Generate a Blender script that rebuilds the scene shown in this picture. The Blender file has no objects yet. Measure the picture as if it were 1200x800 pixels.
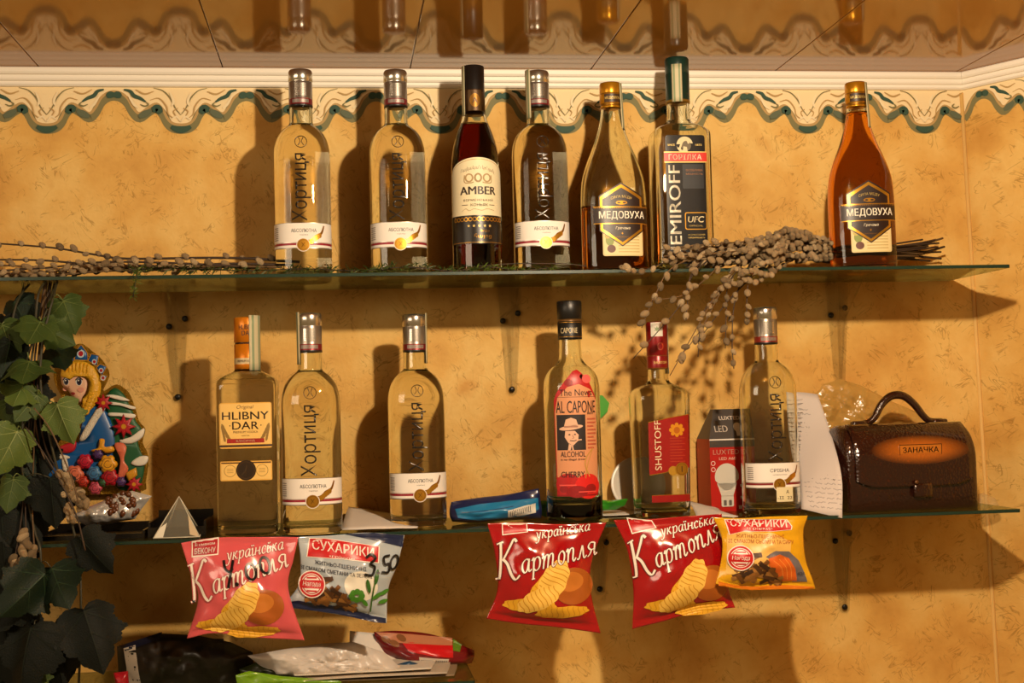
import bpy, bmesh, math, random
import numpy as np
from mathutils import Vector, Matrix, noise
from mathutils.geometry import tessellate_polygon
from mathutils.bvhtree import BVHTree

sc = bpy.context.scene
COL = sc.collection
random.seed(7)
PI = math.pi

# ------------------------------------------------------------------ camera, light, exposure
YAW, PITCH, ROLL, DIST, FPX = .1241, .048, .0251, 2.0, 1600.0
_f = Vector((math.sin(YAW)*math.cos(PITCH), math.cos(YAW)*math.cos(PITCH), math.sin(PITCH)))
_r0 = Vector((math.cos(YAW), -math.sin(YAW), 0)); _u0 = _r0.cross(_f)
_r = math.cos(ROLL)*_r0 - math.sin(ROLL)*_u0
_u = math.sin(ROLL)*_r0 + math.cos(ROLL)*_u0
EYE = Vector((0, -DIST, 0))
cam = bpy.data.cameras.new('camera'); cam.sensor_width = 36; cam.lens = FPX/1200*36
cam.clip_start = .05
co = bpy.data.objects.new('camera', cam); COL.objects.link(co)
M = Matrix.Identity(4)
for i in range(3):
    M[i][0] = _r[i]; M[i][1] = _u[i]; M[i][2] = -_f[i]; M[i][3] = EYE[i]
co.matrix_world = M
sc.camera = co

def W(x, y, Y):
    """point of the place seen at photo position (x, y) that stands Y in front of the wall (wall = 0)"""
    d = _f*FPX + _r*(x-600) - _u*(y-400)
    return EYE + d*((Y+DIST)/d.y)

LAMP = Vector((.40, -1.10, .462))
ld = bpy.data.lights.new('ceiling_spot', 'POINT'); ld.energy = 50; ld.color = (1, .82, .58); ld.shadow_soft_size = .02
ld.cycles.is_caustics_light = True
lo = bpy.data.objects.new('ceiling_spot', ld); COL.objects.link(lo); lo.location = LAMP
l2 = bpy.data.lights.new('left_fill_light', 'AREA'); l2.shape = 'RECTANGLE'; l2.size = 1.1; l2.size_y = .6; l2.energy = 15; l2.color = (1, .80, .56)
o2 = bpy.data.objects.new('left_fill_light', l2); COL.objects.link(o2); o2.location = (-1.35, -1.55, .42); o2.rotation_euler = (math.radians(52), 0, math.radians(-38))  # added soft fill, no known fixture; lifts the brightness of the left side
w = bpy.data.worlds.new('room_light'); sc.world = w; w.use_nodes = True
w.node_tree.nodes['Background'].inputs[0].default_value = (1, .60, .22, 1)
w.node_tree.nodes['Background'].inputs[1].default_value = .26
sc.view_settings.view_transform = 'Standard'; sc.view_settings.look = 'None'
sc.view_settings.exposure = 0.0; sc.view_settings.gamma = 1; sc.view_settings.use_curve_mapping = False
sc.cycles.max_bounces = 24; sc.cycles.transmission_bounces = 20; sc.cycles.transparent_max_bounces = 24
sc.cycles.glossy_bounces = 6; sc.cycles.diffuse_bounces = 4
sc.cycles.caustics_refractive = False; sc.cycles.caustics_reflective = False
sc.cycles.use_denoising = True
sc.cycles.sample_clamp_indirect = 4

# ------------------------------------------------------------------ materials
def lin(h):
    h = h.lstrip('#'); v = [int(h[i:i+2], 16)/255 for i in (0, 2, 4)]
    return tuple(c/12.92 if c <= .04045 else ((c+.055)/1.055)**2.4 for c in v) + (1,)
_M = {}
def mat(h, rough=.5, metal=0, spec=.5, trans=0, ior=1.5, coat=0, alpha=1, bump=0, bscale=60, sss=0, name=None):
    key = (h, rough, metal, spec, trans, ior, coat, alpha, bump, bscale, sss)
    if key in _M: return _M[key]
    m = bpy.data.materials.new(name or 'paint_'+h.strip('#')); m.use_nodes = True
    b = m.node_tree.nodes['Principled BSDF']; I = b.inputs
    I['Base Color'].default_value = lin(h); I['Roughness'].default_value = rough; I['Metallic'].default_value = metal
    I['Specular IOR Level'].default_value = spec; I['Transmission Weight'].default_value = trans; I['IOR'].default_value = ior
    I['Coat Weight'].default_value = coat; I['Coat Roughness'].default_value = .08; I['Alpha'].default_value = alpha
    if sss: I['Subsurface Weight'].default_value = sss; I['Subsurface Radius'].default_value = (.01, .008, .004)
    if bump:
        N = m.node_tree.nodes; L = m.node_tree.links
        tc = N.new('ShaderNodeTexCoord'); n = N.new('ShaderNodeTexNoise'); n.inputs['Scale'].default_value = bscale
        n.inputs['Detail'].default_value = 4
        bp = N.new('ShaderNodeBump'); bp.inputs['Strength'].default_value = bump; bp.inputs['Distance'].default_value = .004
        L.new(tc.outputs['Object'], n.inputs['Vector']); L.new(n.outputs['Fac'], bp.inputs['Height']); L.new(bp.outputs[0], I['Normal'])
    _M[key] = m; return m

def glass_mat(name, h, clear, rough=0.0, ior=1.5, tint='#ffffff'):
    """glass that also lets part of the light straight through"""
    m = bpy.data.materials.new(name); m.use_nodes = True; N = m.node_tree.nodes; L = m.node_tree.links
    N.remove(N['Principled BSDF'])
    g = N.new('ShaderNodeBsdfGlass'); g.inputs['Color'].default_value = lin(h); g.inputs['Roughness'].default_value = rough; g.inputs['IOR'].default_value = ior
    t = N.new('ShaderNodeBsdfTransparent'); t.inputs[0].default_value = lin(tint)
    x = N.new('ShaderNodeMixShader'); x.inputs[0].default_value = clear
    L.new(g.outputs[0], x.inputs[1]); L.new(t.outputs[0], x.inputs[2]); L.new(x.outputs[0], N['Material Output'].inputs[0])
    return m
def film_mat(name, h, clear, rough=.25, gloss=.5, bump=.6, bscale=90):
    """thin crackly plastic film"""
    m = bpy.data.materials.new(name); m.use_nodes = True; N = m.node_tree.nodes; L = m.node_tree.links
    b = N['Principled BSDF']; b.inputs['Base Color'].default_value = lin(h); b.inputs['Roughness'].default_value = rough
    b.inputs['Specular IOR Level'].default_value = gloss
    t = N.new('ShaderNodeBsdfTransparent'); x = N.new('ShaderNodeMixShader'); x.inputs[0].default_value = clear
    tc = N.new('ShaderNodeTexCoord'); n = N.new('ShaderNodeTexVoronoi'); n.inputs['Scale'].default_value = bscale
    bp = N.new('ShaderNodeBump'); bp.inputs['Strength'].default_value = bump; bp.inputs['Distance'].default_value = .004
    L.new(tc.outputs['Object'], n.inputs['Vector']); L.new(n.outputs['Distance'], bp.inputs['Height']); L.new(bp.outputs[0], b.inputs['Normal'])
    L.new(b.outputs[0], x.inputs[1]); L.new(t.outputs[0], x.inputs[2]); L.new(x.outputs[0], N['Material Output'].inputs[0])
    return m

GLASS = glass_mat('bottle_glass', '#fdfefa', 0, ior=1.48)
LIQ = glass_mat('clear_spirit', '#fffdf6', 0, ior=.907)
COGNAC = glass_mat('dark_cognac', '#98401a', .0, ior=.907, tint='#70200a')
MEAD = glass_mat('amber_mead', '#f6c97e', .0, ior=.907, tint='#c07020')
CHERRY = glass_mat('brown_dregs', '#6a4a14', .0, ior=.907, tint='#5a4010')
SHELFGLASS = glass_mat('shelf_glass', '#dfe8d6', .12, ior=1.5)
ACRYL = glass_mat('clear_acrylic', '#f2f2ee', .82, rough=.05, ior=1.3)

def wallpaper():
    m = bpy.data.materials.new('wallpaper'); m.use_nodes = True; N = m.node_tree.nodes; L = m.node_tree.links
    b = N['Principled BSDF']; b.inputs['Roughness'].default_value = .6; b.inputs['Specular IOR Level'].default_value = .25
    tc = N.new('ShaderNodeTexCoord')
    def noise_(scale, detail, dist=0, vec=None, rough=.55):
        n = N.new('ShaderNodeTexNoise'); n.inputs['Scale'].default_value = scale; n.inputs['Detail'].default_value = detail
        n.inputs['Distortion'].default_value = dist; n.inputs['Roughness'].default_value = rough
        L.new(vec or tc.outputs['Object'], n.inputs['Vector']); return n.outputs['Fac']
    def ramp(src, stops):
        r = N.new('ShaderNodeValToRGB'); e = r.color_ramp.elements
        while len(e) < len(stops): e.new(.5)
        for k, (p, c) in enumerate(stops): e[k].position = p; e[k].color = c if len(c) == 4 else lin('#ffffff')
        L.new(src, r.inputs[0]); return r.outputs[0]
    base = ramp(noise_(9, 5), [(.30, lin('#c48f43')), (.48, lin('#d8a757')), (.62, lin('#e2b96c')), (.75, lin('#d09b4f'))])
    def strokes(rot, sx, sy, th, seed):
        mp = N.new('ShaderNodeMapping'); mp.vector_type = 'TEXTURE'; mp.inputs['Rotation'].default_value = (0, rot, 0); mp.inputs['Scale'].default_value = (1/sx, 1, 1/sy)
        mp.inputs['Location'].default_value = (seed, 0, seed*.7)
        L.new(tc.outputs['Object'], mp.inputs['Vector'])
        n = noise_(1, 3, 1.2, mp.outputs[0], .5)
        # a thin band of the noise = a broken hair line
        s = N.new('ShaderNodeMath'); s.operation = 'SUBTRACT'; s.inputs[1].default_value = .5; L.new(n, s.inputs[0])
        a = N.new('ShaderNodeMath'); a.operation = 'ABSOLUTE'; L.new(s.outputs[0], a.inputs[0])
        lt = N.new('ShaderNodeMapRange'); lt.inputs[1].default_value = 0; lt.inputs[2].default_value = th; lt.inputs[3].default_value = 1; lt.inputs[4].default_value = 0
        L.new(a.outputs[0], lt.inputs[0])
        msk = N.new('ShaderNodeMapRange'); msk.inputs[1].default_value = .53; msk.inputs[2].default_value = .60
        mp2 = N.new('ShaderNodeMapping'); mp2.inputs['Location'].default_value = (seed*3, 1, seed); L.new(tc.outputs['Object'], mp2.inputs['Vector'])
        L.new(noise_(26, 2, .5, mp2.outputs[0]), msk.inputs[0])
        mu = N.new('ShaderNodeMath'); mu.operation = 'MULTIPLY'; L.new(lt.outputs[0], mu.inputs[0]); L.new(msk.outputs[0], mu.inputs[1])
        return mu.outputs[0]
    s1 = strokes(.8, 18, 60, .020, 3.1); s2 = strokes(-.55, 16, 55, .020, 8.3); s3 = strokes(1.45, 24, 60, .016, 14.7)
    mx = N.new('ShaderNodeMath'); mx.operation = 'MAXIMUM'; L.new(s1, mx.inputs[0]); L.new(s2, mx.inputs[1])
    mx2 = N.new('ShaderNodeMath'); mx2.operation = 'MAXIMUM'; L.new(mx.outputs[0], mx2.inputs[0]); L.new(s3, mx2.inputs[1])
    sc_ = N.new('ShaderNodeMath'); sc_.operation = 'MULTIPLY'; sc_.inputs[1].default_value = .62; L.new(mx2.outputs[0], sc_.inputs[0])
    c = N.new('ShaderNodeMix'); c.data_type = 'RGBA'; c.inputs[7].default_value = lin('#8d6322')
    L.new(sc_.outputs[0], c.inputs[0]); L.new(base, c.inputs[6]); L.new(c.outputs[2], b.inputs['Base Color'])
    bp = N.new('ShaderNodeBump'); bp.inputs['Strength'].default_value = .35; bp.inputs['Distance'].default_value = .002
    L.new(noise_(150, 4), bp.inputs['Height']); L.new(bp.outputs[0], b.inputs['Normal'])
    return m
WALL = wallpaper()

# ------------------------------------------------------------------ mesh helpers
def link(o, parent=None):
    COL.objects.link(o)
    if parent: o.parent = parent
    return o
def mesh(name, V, F, mats, parent=None, fm=None, smooth=True):
    me = bpy.data.meshes.new(name); me.from_pydata([tuple(v) for v in V], [], F)
    for m in (mats if isinstance(mats, (list, tuple)) else [mats]): me.materials.append(m)
    if fm: me.polygons.foreach_set('material_index', fm)
    me.polygons.foreach_set('use_smooth', [smooth]*len(F)); me.update()
    return link(bpy.data.objects.new(name, me), parent)
def frombm(name, bm, mats, parent=None, smooth=False):
    me = bpy.data.meshes.new(name); bm.to_mesh(me); bm.free()
    for m in (mats if isinstance(mats, (list, tuple)) else [mats]): me.materials.append(m)
    me.polygons.foreach_set('use_smooth', [smooth]*len(me.polygons))
    return link(bpy.data.objects.new(name, me), parent)
def tag(o, label, cat, group=None, kind=None):
    o['label'] = label; o['category'] = cat
    if group: o['group'] = group
    if kind: o['kind'] = kind
    return o
def thing(name, loc, label, cat, group=None, rz=0):
    o = bpy.data.objects.new(name, None); o.empty_display_size = .02; link(o); o.location = loc; o.rotation_euler = (0, 0, rz)
    return tag(o, label, cat, group)
def struct(o): o['kind'] = 'structure'; return o
def cr(P, n=6, closed=False):
    """smooth line through the points"""
    P = [Vector(p) for p in P]; out = []
    N_ = len(P)
    for i in range(N_ if closed else N_-1):
        p1, p2 = P[i], P[(i+1) % N_]
        p0 = P[i-1] if (i > 0 or closed) else p1*2-p2
        p3 = P[(i+2) % N_] if (i+2 < N_ or closed) else p2*2-p1
        for k in range(n):
            t = k/n
            out.append(.5*((2*p1)+(p2-p0)*t+(2*p0-5*p1+4*p2-p3)*t*t+(3*p1-p0-3*p2+p3)*t**3))
    if not closed: out.append(P[-1])
    return out
def tube_geo(P, rad, seg=7, V=None, F=None):
    V = [] if V is None else V; F = [] if F is None else F; b0 = len(V); n = len(P)
    up = Vector((.3, .2, 1))
    for i, p in enumerate(P):
        t = (P[min(i+1, n-1)]-P[max(i-1, 0)])
        t = t.normalized() if t.length > 1e-9 else Vector((1, 0, 0))
        a = t.cross(up); a = a.normalized() if a.length > 1e-4 else t.cross(Vector((1, 0, 0))).normalized(); b = t.cross(a)
        r = rad[i] if isinstance(rad, (list, tuple)) else rad
        for k in range(seg):
            A = 2*PI*k/seg; V.append(p+a*math.cos(A)*r+b*math.sin(A)*r)
    for i in range(n-1):
        for k in range(seg):
            k2 = (k+1) % seg
            F.append((b0+i*seg+k, b0+i*seg+k2, b0+(i+1)*seg+k2, b0+(i+1)*seg+k))
    F.append(tuple(b0+k for k in reversed(range(seg)))); F.append(tuple(b0+(n-1)*seg+k for k in range(seg)))
    return V, F
def tube(name, P, rad, m, parent=None, seg=8):
    V, F = tube_geo(P, rad, seg); return mesh(name, V, F, m, parent)
def lathe(name, prof, mats, parent=None, fm=None, seg=40, loc=(0, 0, 0)):
    """prof: (r, z) from bottom to top"""
    V, F, mi = [], [], []
    for r, z in prof:
        for k in range(seg):
            A = 2*PI*k/seg; V.append((r*math.sin(A)+loc[0], -r*math.cos(A)+loc[1], z+loc[2]))
    for i in range(len(prof)-1):
        for k in range(seg):
            k2 = (k+1) % seg
            F.append((i*seg+k, i*seg+k2, (i+1)*seg+k2, (i+1)*seg+k)); mi.append(fm[i] if fm else 0)
    F.append(tuple(reversed(range(seg)))); mi.append(fm[0] if fm else 0)
    F.append(tuple((len(prof)-1)*seg+k for k in range(seg))); mi.append(fm[-1] if fm else 0)
    return mesh(name, V, F, mats, parent, mi)
def box_bm(bm, x0, x1, y0, y1, z0, z1, bevel=0):
    r = bmesh.ops.create_cube(bm, size=1)
    for v in r['verts']:
        v.co = Vector(((x0+x1)/2+v.co.x*(x1-x0), (y0+y1)/2+v.co.y*(y1-y0), (z0+z1)/2+v.co.z*(z1-z0)))
    if bevel:
        es = list({e for v in r['verts'] for e in v.link_edges})
        bmesh.ops.bevel(bm, geom=es, offset=bevel, segments=2, affect='EDGES', profile=.5)

# ------------------------------------------------------------------ printed artwork: 2-D shapes laid onto a surface
_TX = {}
def text_geo(s, bold=0, shear=0, space=1):
    key = (s, bold, shear, space)
    if key not in _TX:
        c = bpy.data.curves.new('t', 'FONT'); c.body = s;  c.shear = shear; c.space_character = space; c.resolution_u = 3
        o = bpy.data.objects.new('t', c); COL.objects.link(o)
        me = o.to_mesh()
        V = [(v.co.x, v.co.y) for v in me.vertices]; me.calc_loop_triangles(); T = [tuple(t.vertices) for t in me.loop_triangles]
        o.to_mesh_clear(); bpy.data.objects.remove(o); bpy.data.curves.remove(c)
        if not V: V = [(0, 0), (1, 0), (1, 1)]; T = []
        x0 = min(v[0] for v in V); x1 = max(v[0] for v in V); y0 = min(v[1] for v in V); y1 = max(v[1] for v in V)
        _TX[key] = (V, T, x0, x1, y0, y1)
    return _TX[key]

class Art:
    """ydown: coordinates run downward like the photograph's, else upward"""
    def __init__(s, ydown=False): s.L = []; s.yd = ydown; s.lv = 0
    def tri(s, V, T, m):
        if s.L and s.L[-1][2] is not m: s.lv += 1        # each new colour is printed over the last
        s.L.append((V, T, m, s.lv)); return s
    def poly(s, P, m):
        P = [(p[0], p[1]) for p in P]
        T = tessellate_polygon([[Vector((p[0], p[1], 0)) for p in P]])
        return s.tri(P, [tuple(t) for t in T], m)
    def rect(s, x0, y0, x1, y1, m): return s.poly([(x0, y0), (x1, y0), (x1, y1), (x0, y1)], m)
    def rrect(s, x0, y0, x1, y1, r, m):
        P = []
        for cx, cy, a in ((x1-r, y1-r, 0), (x0+r, y1-r, 90), (x0+r, y0+r, 180), (x1-r, y0+r, 270)):
            for k in range(5):
                A = math.radians(a+k*22.5); P.append((cx+r*math.cos(A), cy+r*math.sin(A)))
        return s.poly(P, m)
    def ell(s, cx, cy, rx, ry, m, n=28, rot=0):
        c, q = math.cos(rot), math.sin(rot)
        P = []
        for k in range(n):
            a, b = rx*math.cos(2*PI*k/n), ry*math.sin(2*PI*k/n); P.append((cx+a*c-b*q, cy+a*q+b*c))
        return s.poly(P, m)
    def ring(s, cx, cy, r, wd, m, n=30, sy=1):
        P = [(cx+r*math.cos(2*PI*k/n), cy+r*sy*math.sin(2*PI*k/n)) for k in range(n+1)]
        return s.line(P, wd, m)
    def line(s, P, wd, m, nib=None):
        """ribbon; wd number or list; nib=(angle, thin) gives a broad-pen stroke"""
        P = [Vector((p[0], p[1])) for p in P]; n = len(P); V = []
        for i, p in enumerate(P):
            t = P[min(i+1, n-1)]-P[max(i-1, 0)]
            t = t.normalized() if t.length > 1e-12 else Vector((1, 0))
            ww = wd[i] if isinstance(wd, (list, tuple)) else wd
            if nib:
                ww *= nib[1]+(1-nib[1])*abs(t.x*math.sin(nib[0])-t.y*math.cos(nib[0]))
            q = Vector((-t.y, t.x))*ww/2
            V += [tuple(p+q), tuple(p-q)]
        T = []
        for i in range(n-1):
            a = 2*i; T += [(a, a+1, a+3), (a, a+3, a+2)]
        return s.tri(V, T, m)
    def text(s, txt, cx, cy, h, m, w=None, bold=0, shear=0, rot=0, space=1, arc=None, slope=0, _again=False):
        V, T, x0, x1, y0, y1 = text_geo(txt, 0, shear, space)
        if bold > 0 and not _again:      # heavier letters: struck three times, a hair apart
            for dx in (-.32, .32): s.text(txt, cx+dx*bold*h*1.4*math.cos(rot), cy+dx*bold*h*1.4*math.sin(rot), h, m, w, bold, shear, rot, space, arc, slope, True)
        sy = h/(y1-y0); sx = (w/(x1-x0)) if w else sy
        c, q = math.cos(rot), math.sin(rot); out = []
        f = -1 if s.yd else 1
        for x, y in V:
            X = (x-(x0+x1)/2)*sx; Y = (y-(y0+y1)/2)*sy*f+X*slope
            if arc: Y += f*(-X*X/(2*arc))
            out.append((cx+X*c-Y*q, cy+X*q+Y*c))
        return s.tri(out, T, m)
    def star(s, cx, cy, r, m, n=5, k=.42, a0=None):
        a0 = (-PI/2 if s.yd else PI/2) if a0 is None else a0
        return s.poly([(cx+(r if i % 2 == 0 else r*k)*math.cos(a0+PI*i/n), cy+(r if i % 2 == 0 else r*k)*math.sin(a0+PI*i/n)) for i in range(2*n)], m)
    def build(s, name, fn, parent=None, off=.0002, step=.00004, cut=None, cutv=None):
        """fn(u, v, lift) -> point; cut = spacing of the cuts that let a print follow a curved surface"""
        mats, V, F, mi = [], [], [], []
        for P, T, m, k in s.L:
            if not T: continue
            if m not in mats: mats.append(m)
            bm = bmesh.new(); bv = [bm.verts.new((p[0], p[1], 0)) for p in P]
            for t in T:
                if len(set(t)) == 3:
                    try: bm.faces.new([bv[i] for i in t])
                    except ValueError: pass
            for ax, c in ((0, cut), (1, cutv)):
                if not c: continue
                lo_ = min(p[ax] for p in P); hi = max(p[ax] for p in P)
                j = math.floor(lo_/c)+1
                while j*c < hi:
                    bmesh.ops.bisect_plane(bm, geom=bm.verts[:]+bm.edges[:]+bm.faces[:], plane_co=(j*c, 0, 0) if ax == 0 else (0, j*c, 0), plane_no=(1, 0, 0) if ax == 0 else (0, 1, 0), dist=1e-9)
                    j += 1
            b0 = len(V); bm.verts.index_update(); idx = mats.index(m)
            for v in bm.verts: V.append(fn(v.co.x, v.co.y, off+step*k))
            for f in bm.faces: F.append(tuple(b0+v.index for v in f.verts)); mi.append(idx)
            bm.free()
        return mesh(name, V, F, mats, parent, mi, smooth=True)

def on_bvh(tree, Y0, org=Vector((0, 0, 0))):
    """lays photo-space artwork onto a bulging surface that faces the room"""
    def fn(x, y, lift):
        p = W(x, y, Y0); h = tree.ray_cast(Vector((p.x, -1.2, p.z)), Vector((0, 1, 0)))
        yy = h[0].y if h[0] is not None else Y0
        return Vector((p.x, yy-lift, p.z))-org
    return fn

# ------------------------------------------------------------------ the room
H_CEIL = .4995
XC_TOP, XC_BOT = .966, .991       # the right-hand corner is a little out of plumb
RD = Vector((.535, -.845, 0))     # direction of the slanting right-hand wall
WHITE = mat('#f0e6d6', .35, name='white_plastic')
def wall_mesh():
    V = [(-1.6, 0, -1.3), (XC_BOT+.011, 0, -1.3), (XC_TOP-.002, 0, H_CEIL), (-1.6, 0, H_CEIL),
         (-1.6, .08, -1.3), (XC_BOT+.011, .08, -1.3), (XC_TOP-.002, .08, H_CEIL), (-1.6, .08, H_CEIL)]
    o = struct(mesh('wall_back', V, [(0, 1, 2, 3), (5, 4, 7, 6), (1, 5, 6, 2), (4, 0, 3, 7), (3, 2, 6, 7), (4, 5, 1, 0)], WALL, smooth=False)); o.cycles.is_caustics_receiver = True; return o
wall_mesh()
b = Vector((XC_BOT+.011, 0, -1.3)); t = Vector((XC_TOP-.002, 0, H_CEIL)); n = Vector((.845, .535, 0))*.08
V = [b, b+RD*1.2, t+RD*1.2, t]; V += [v+n for v in V]
struct(mesh('wall_right', V, [(0, 1, 2, 3), (5, 4, 7, 6), (1, 5, 6, 2), (4, 0, 3, 7), (3, 2, 6, 7), (4, 5, 1, 0)], WALL, smooth=False))
# ceiling of glossy plastic panels with fine joints
def ceiling():
    m = bpy.data.materials.new('glossy_ceiling_panel'); m.use_nodes = True; N = m.node_tree.nodes
    b = N['Principled BSDF']; b.inputs['Specular Tint'].default_value = lin('#e8c890'); b.inputs['Base Color'].default_value = lin('#a8742f'); b.inputs['Roughness'].default_value = .075
    b.inputs['Specular IOR Level'].default_value = .45
    bm = bmesh.new(); xs = [-1.6, -1.23, -.955, -.69, -.42, -.163, .107, .376, .661, .949, 1.23, 1.7]
    for a, c in zip(xs, xs[1:]): box_bm(bm, a+.0006, c-.0006, -2.6, .05, H_CEIL, H_CEIL+.012, .0008)
    nface = len(bm.faces)
    box_bm(bm, -1.6, 1.7, -2.6, .05, H_CEIL+.006, H_CEIL+.03)
    bm.faces.ensure_lookup_table()
    for f in bm.faces[nface:]: f.material_index = 1
    return struct(frombm('ceiling', bm, [m, mat('#3a2a16', .8)]))
ceiling()
# the papered-over bead down the corner
def corner_bead():
    V, F = tube_geo([Vector((XC_BOT+.009, -.0005, -1.3)), Vector((XC_TOP-.003, -.0005, .47))], .0032, 10)
    return struct(mesh('trim_5', V, F, mat('#dcb169', .6, spec=.2)))
corner_bead()
# ribbed white cornice strip
CP = [(.000, .4735), (.006, .4740), (.0085, .4765), (.0085, .4805), (.0115, .4812), (.013, .4835), (.013, .4885), (.0165, .4893), (.0185, .4920), (.0185, .4975), (.017, .4992), (0, .4992)]
def cornice(name, p0, p1, out, cut0, cut1):
    d = (p1-p0).normalized(); V = []; F = []; k = len(CP)
    for p, c in ((p0, cut0), (p1, cut1)):
        for o_, z in CP: V.append(p+out*o_+d*(o_*c)+Vector((0, 0, z)))
    for i in range(k):
        j = (i+1) % k; F.append((i, j, k+j, k+i))
    F += [tuple(reversed(range(k))), tuple(range(k, 2*k))]
    o = mesh(name, V, F, WHITE, smooth=False); return struct(o)
cornice('trim_1', Vector((-1.5, 0, 0)), Vector((XC_TOP, 0, 0)), Vector((0, -1, 0)), 0, -.56)
cornice('trim_2', Vector((XC_TOP, 0, 0)), Vector((XC_TOP, 0, 0))+RD*1.1, Vector((-.845, -.535, 0)), .56, 0)
# scalloped wallpaper border under the cornice
def border(name, fn, x0, x1, lobe0):
    S = 1/790; P_ = .1875; A = Art()
    cream = mat('#ecd3a4', .6, spec=.2); teal = mat('#3a5244', .6, spec=.2); mid = mat('#7d7650', .6, spec=.2); tan = mat('#b79560', .6, spec=.2); pale = mat('#ead6ae', .6, spec=.2)
    half = [(0, 44), (9, 42.5), (15, 37), (20, 27), (27, 20), (36, 24), (46, 31), (53, 25), (59, 14), (66, 8), (74, 6)]
    contour = []
    k0 = math.floor((x0-lobe0)/P_)-1; k1 = math.ceil((x1-lobe0)/P_)+1
    for k in range(k0, k1):
        c = lobe0+k*P_
        for d, y in reversed(half[1:-1]): contour.append((c-d*S, -y*S))
        for d, y in half: contour.append((c+d*S, -y*S))
    cs = [v.to_2d() if len(v) == 3 else v for v in cr([Vector((a, b_, 0)) for a, b_ in contour], 4)]
    cs = [v for v in cs if x0 <= v.x <= x1]
    band = 10*S
    A.poly([(x0, 0)]+[(x1, 0)]+[(v.x, v.y-band*.2) for v in reversed(cs)], cream)
    lw = [band*(.55+.45*abs(math.sin(v.x*34))) for v in cs]
    A.line([(v.x, v.y-band*.45) for v in cs], band, mid)
    A.line([(v.x, v.y+band*.1) for v in cs], band*.3, tan)
    for k in range(k0, k1):
        c = lobe0+k*P_
        def st(pts, wd, m):
            for sg in (1, -1):
                q = [v for v in cr([(c+sg*a*S, -b_*S, 0) for a, b_ in pts], 4)]
                if all(x0 < v.x < x1 for v in q):
                    nn = len(q); A.line(q, [wd*S*(.35+.65*math.sin(PI*(i+.6)/(nn+.2))) for i, v in enumerate(q)], m)
        A.line([(c+a_*S, -(49-.03*a_*a_)*S) for a_ in range(-11, 12, 2)], [S*(3+5*math.cos(a_/11*1.4)) for a_ in range(-11, 12, 2)], teal) if x0+.02 < c < x1-.02 else None; st([(22, 30), (26, 25), (32, 26)], 10, teal); st([(66, 11), (70, 9), (75, 9)], 8, teal)
        st([(33, 27), (40, 31), (47, 34)], 8, mat('#5f6650', .6, spec=.2)); st([(63, 3), (56, 5), (52, 10), (45, 13), (39, 17)], 4.5, teal); st([(39, 17), (36, 20), (40, 22), (45, 20)], 2, mid)
        st([(0, 32), (6, 24), (12, 12), (20, 4), (30, 1)], 1.3, mid); st([(5, 34), (8, 28), (3, 24)], 1.4, tan); st([(8, 36), (14, 31), (16, 22), (24, 13), (34, 15)], 1.6, tan)
        st([(0, 40), (5, 34), (11, 38)], 2.2, pale); st([(12, 6), (8, 16), (10, 22)], 3, pale); st([(30, 5), (40, 8), (50, 3)], 2, tan); st([(47, 24), (52, 20), (58, 10)], 3, pale)
    o = A.build(name, fn, off=.0004, step=.00003); return struct(o)
border('trim_3', lambda u, v, l: Vector((u, -l, .4740+v)), -1.5, XC_TOP+.001, W(1082, 130, 0).x)
border('trim_4', lambda u, v, l: Vector((XC_TOP-.002+.0211*(H_CEIL-.4740-v), 0, .4740+v))+RD*u+Vector((-.845, -.535, 0))*l, 0.0005, 1.0, .128)

# ------------------------------------------------------------------ glass shelves and their brackets
Z1, Z2, Z3 = .1773, -.1638, -.362
SD, XR, TH = .1935, .931, .005
def shelf(name, z, x0, label, XR=XR):
    o = thing(name, (0, 0, z), label, 'shelf', 'glass wall shelves')
    bm = bmesh.new(); box_bm(bm, x0, XR, -SD, -.0005, 0, TH, .0006); frombm('glass_pane', bm, SHELFGLASS, o)
    bm = bmesh.new(); box_bm(bm, x0+.001, XR-.001, -SD-.0003, -SD+.0006, .0005, TH-.0005); frombm('front_edge', bm, mat('#1d3328', .25), o)
    bm = bmesh.new(); box_bm(bm, XR-.0006, XR+.0003, -SD+.001, -.001, .0005, TH-.0005); frombm('end_edge', bm, mat('#1d3328', .25), o)
    return o
S1T, S2T, S3T = Z1+TH, Z2+TH, Z3+TH
shelf('glass_shelf', Z1, -.62, 'upper clear glass wall shelf holding seven bottles')
shelf('glass_shelf', Z2, -.60, 'lower clear glass wall shelf with seven bottles and the brown handbag')
shelf('glass_shelf', Z3, -.60, 'lowest glass shelf under the pile of packets and papers', .165)
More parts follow.
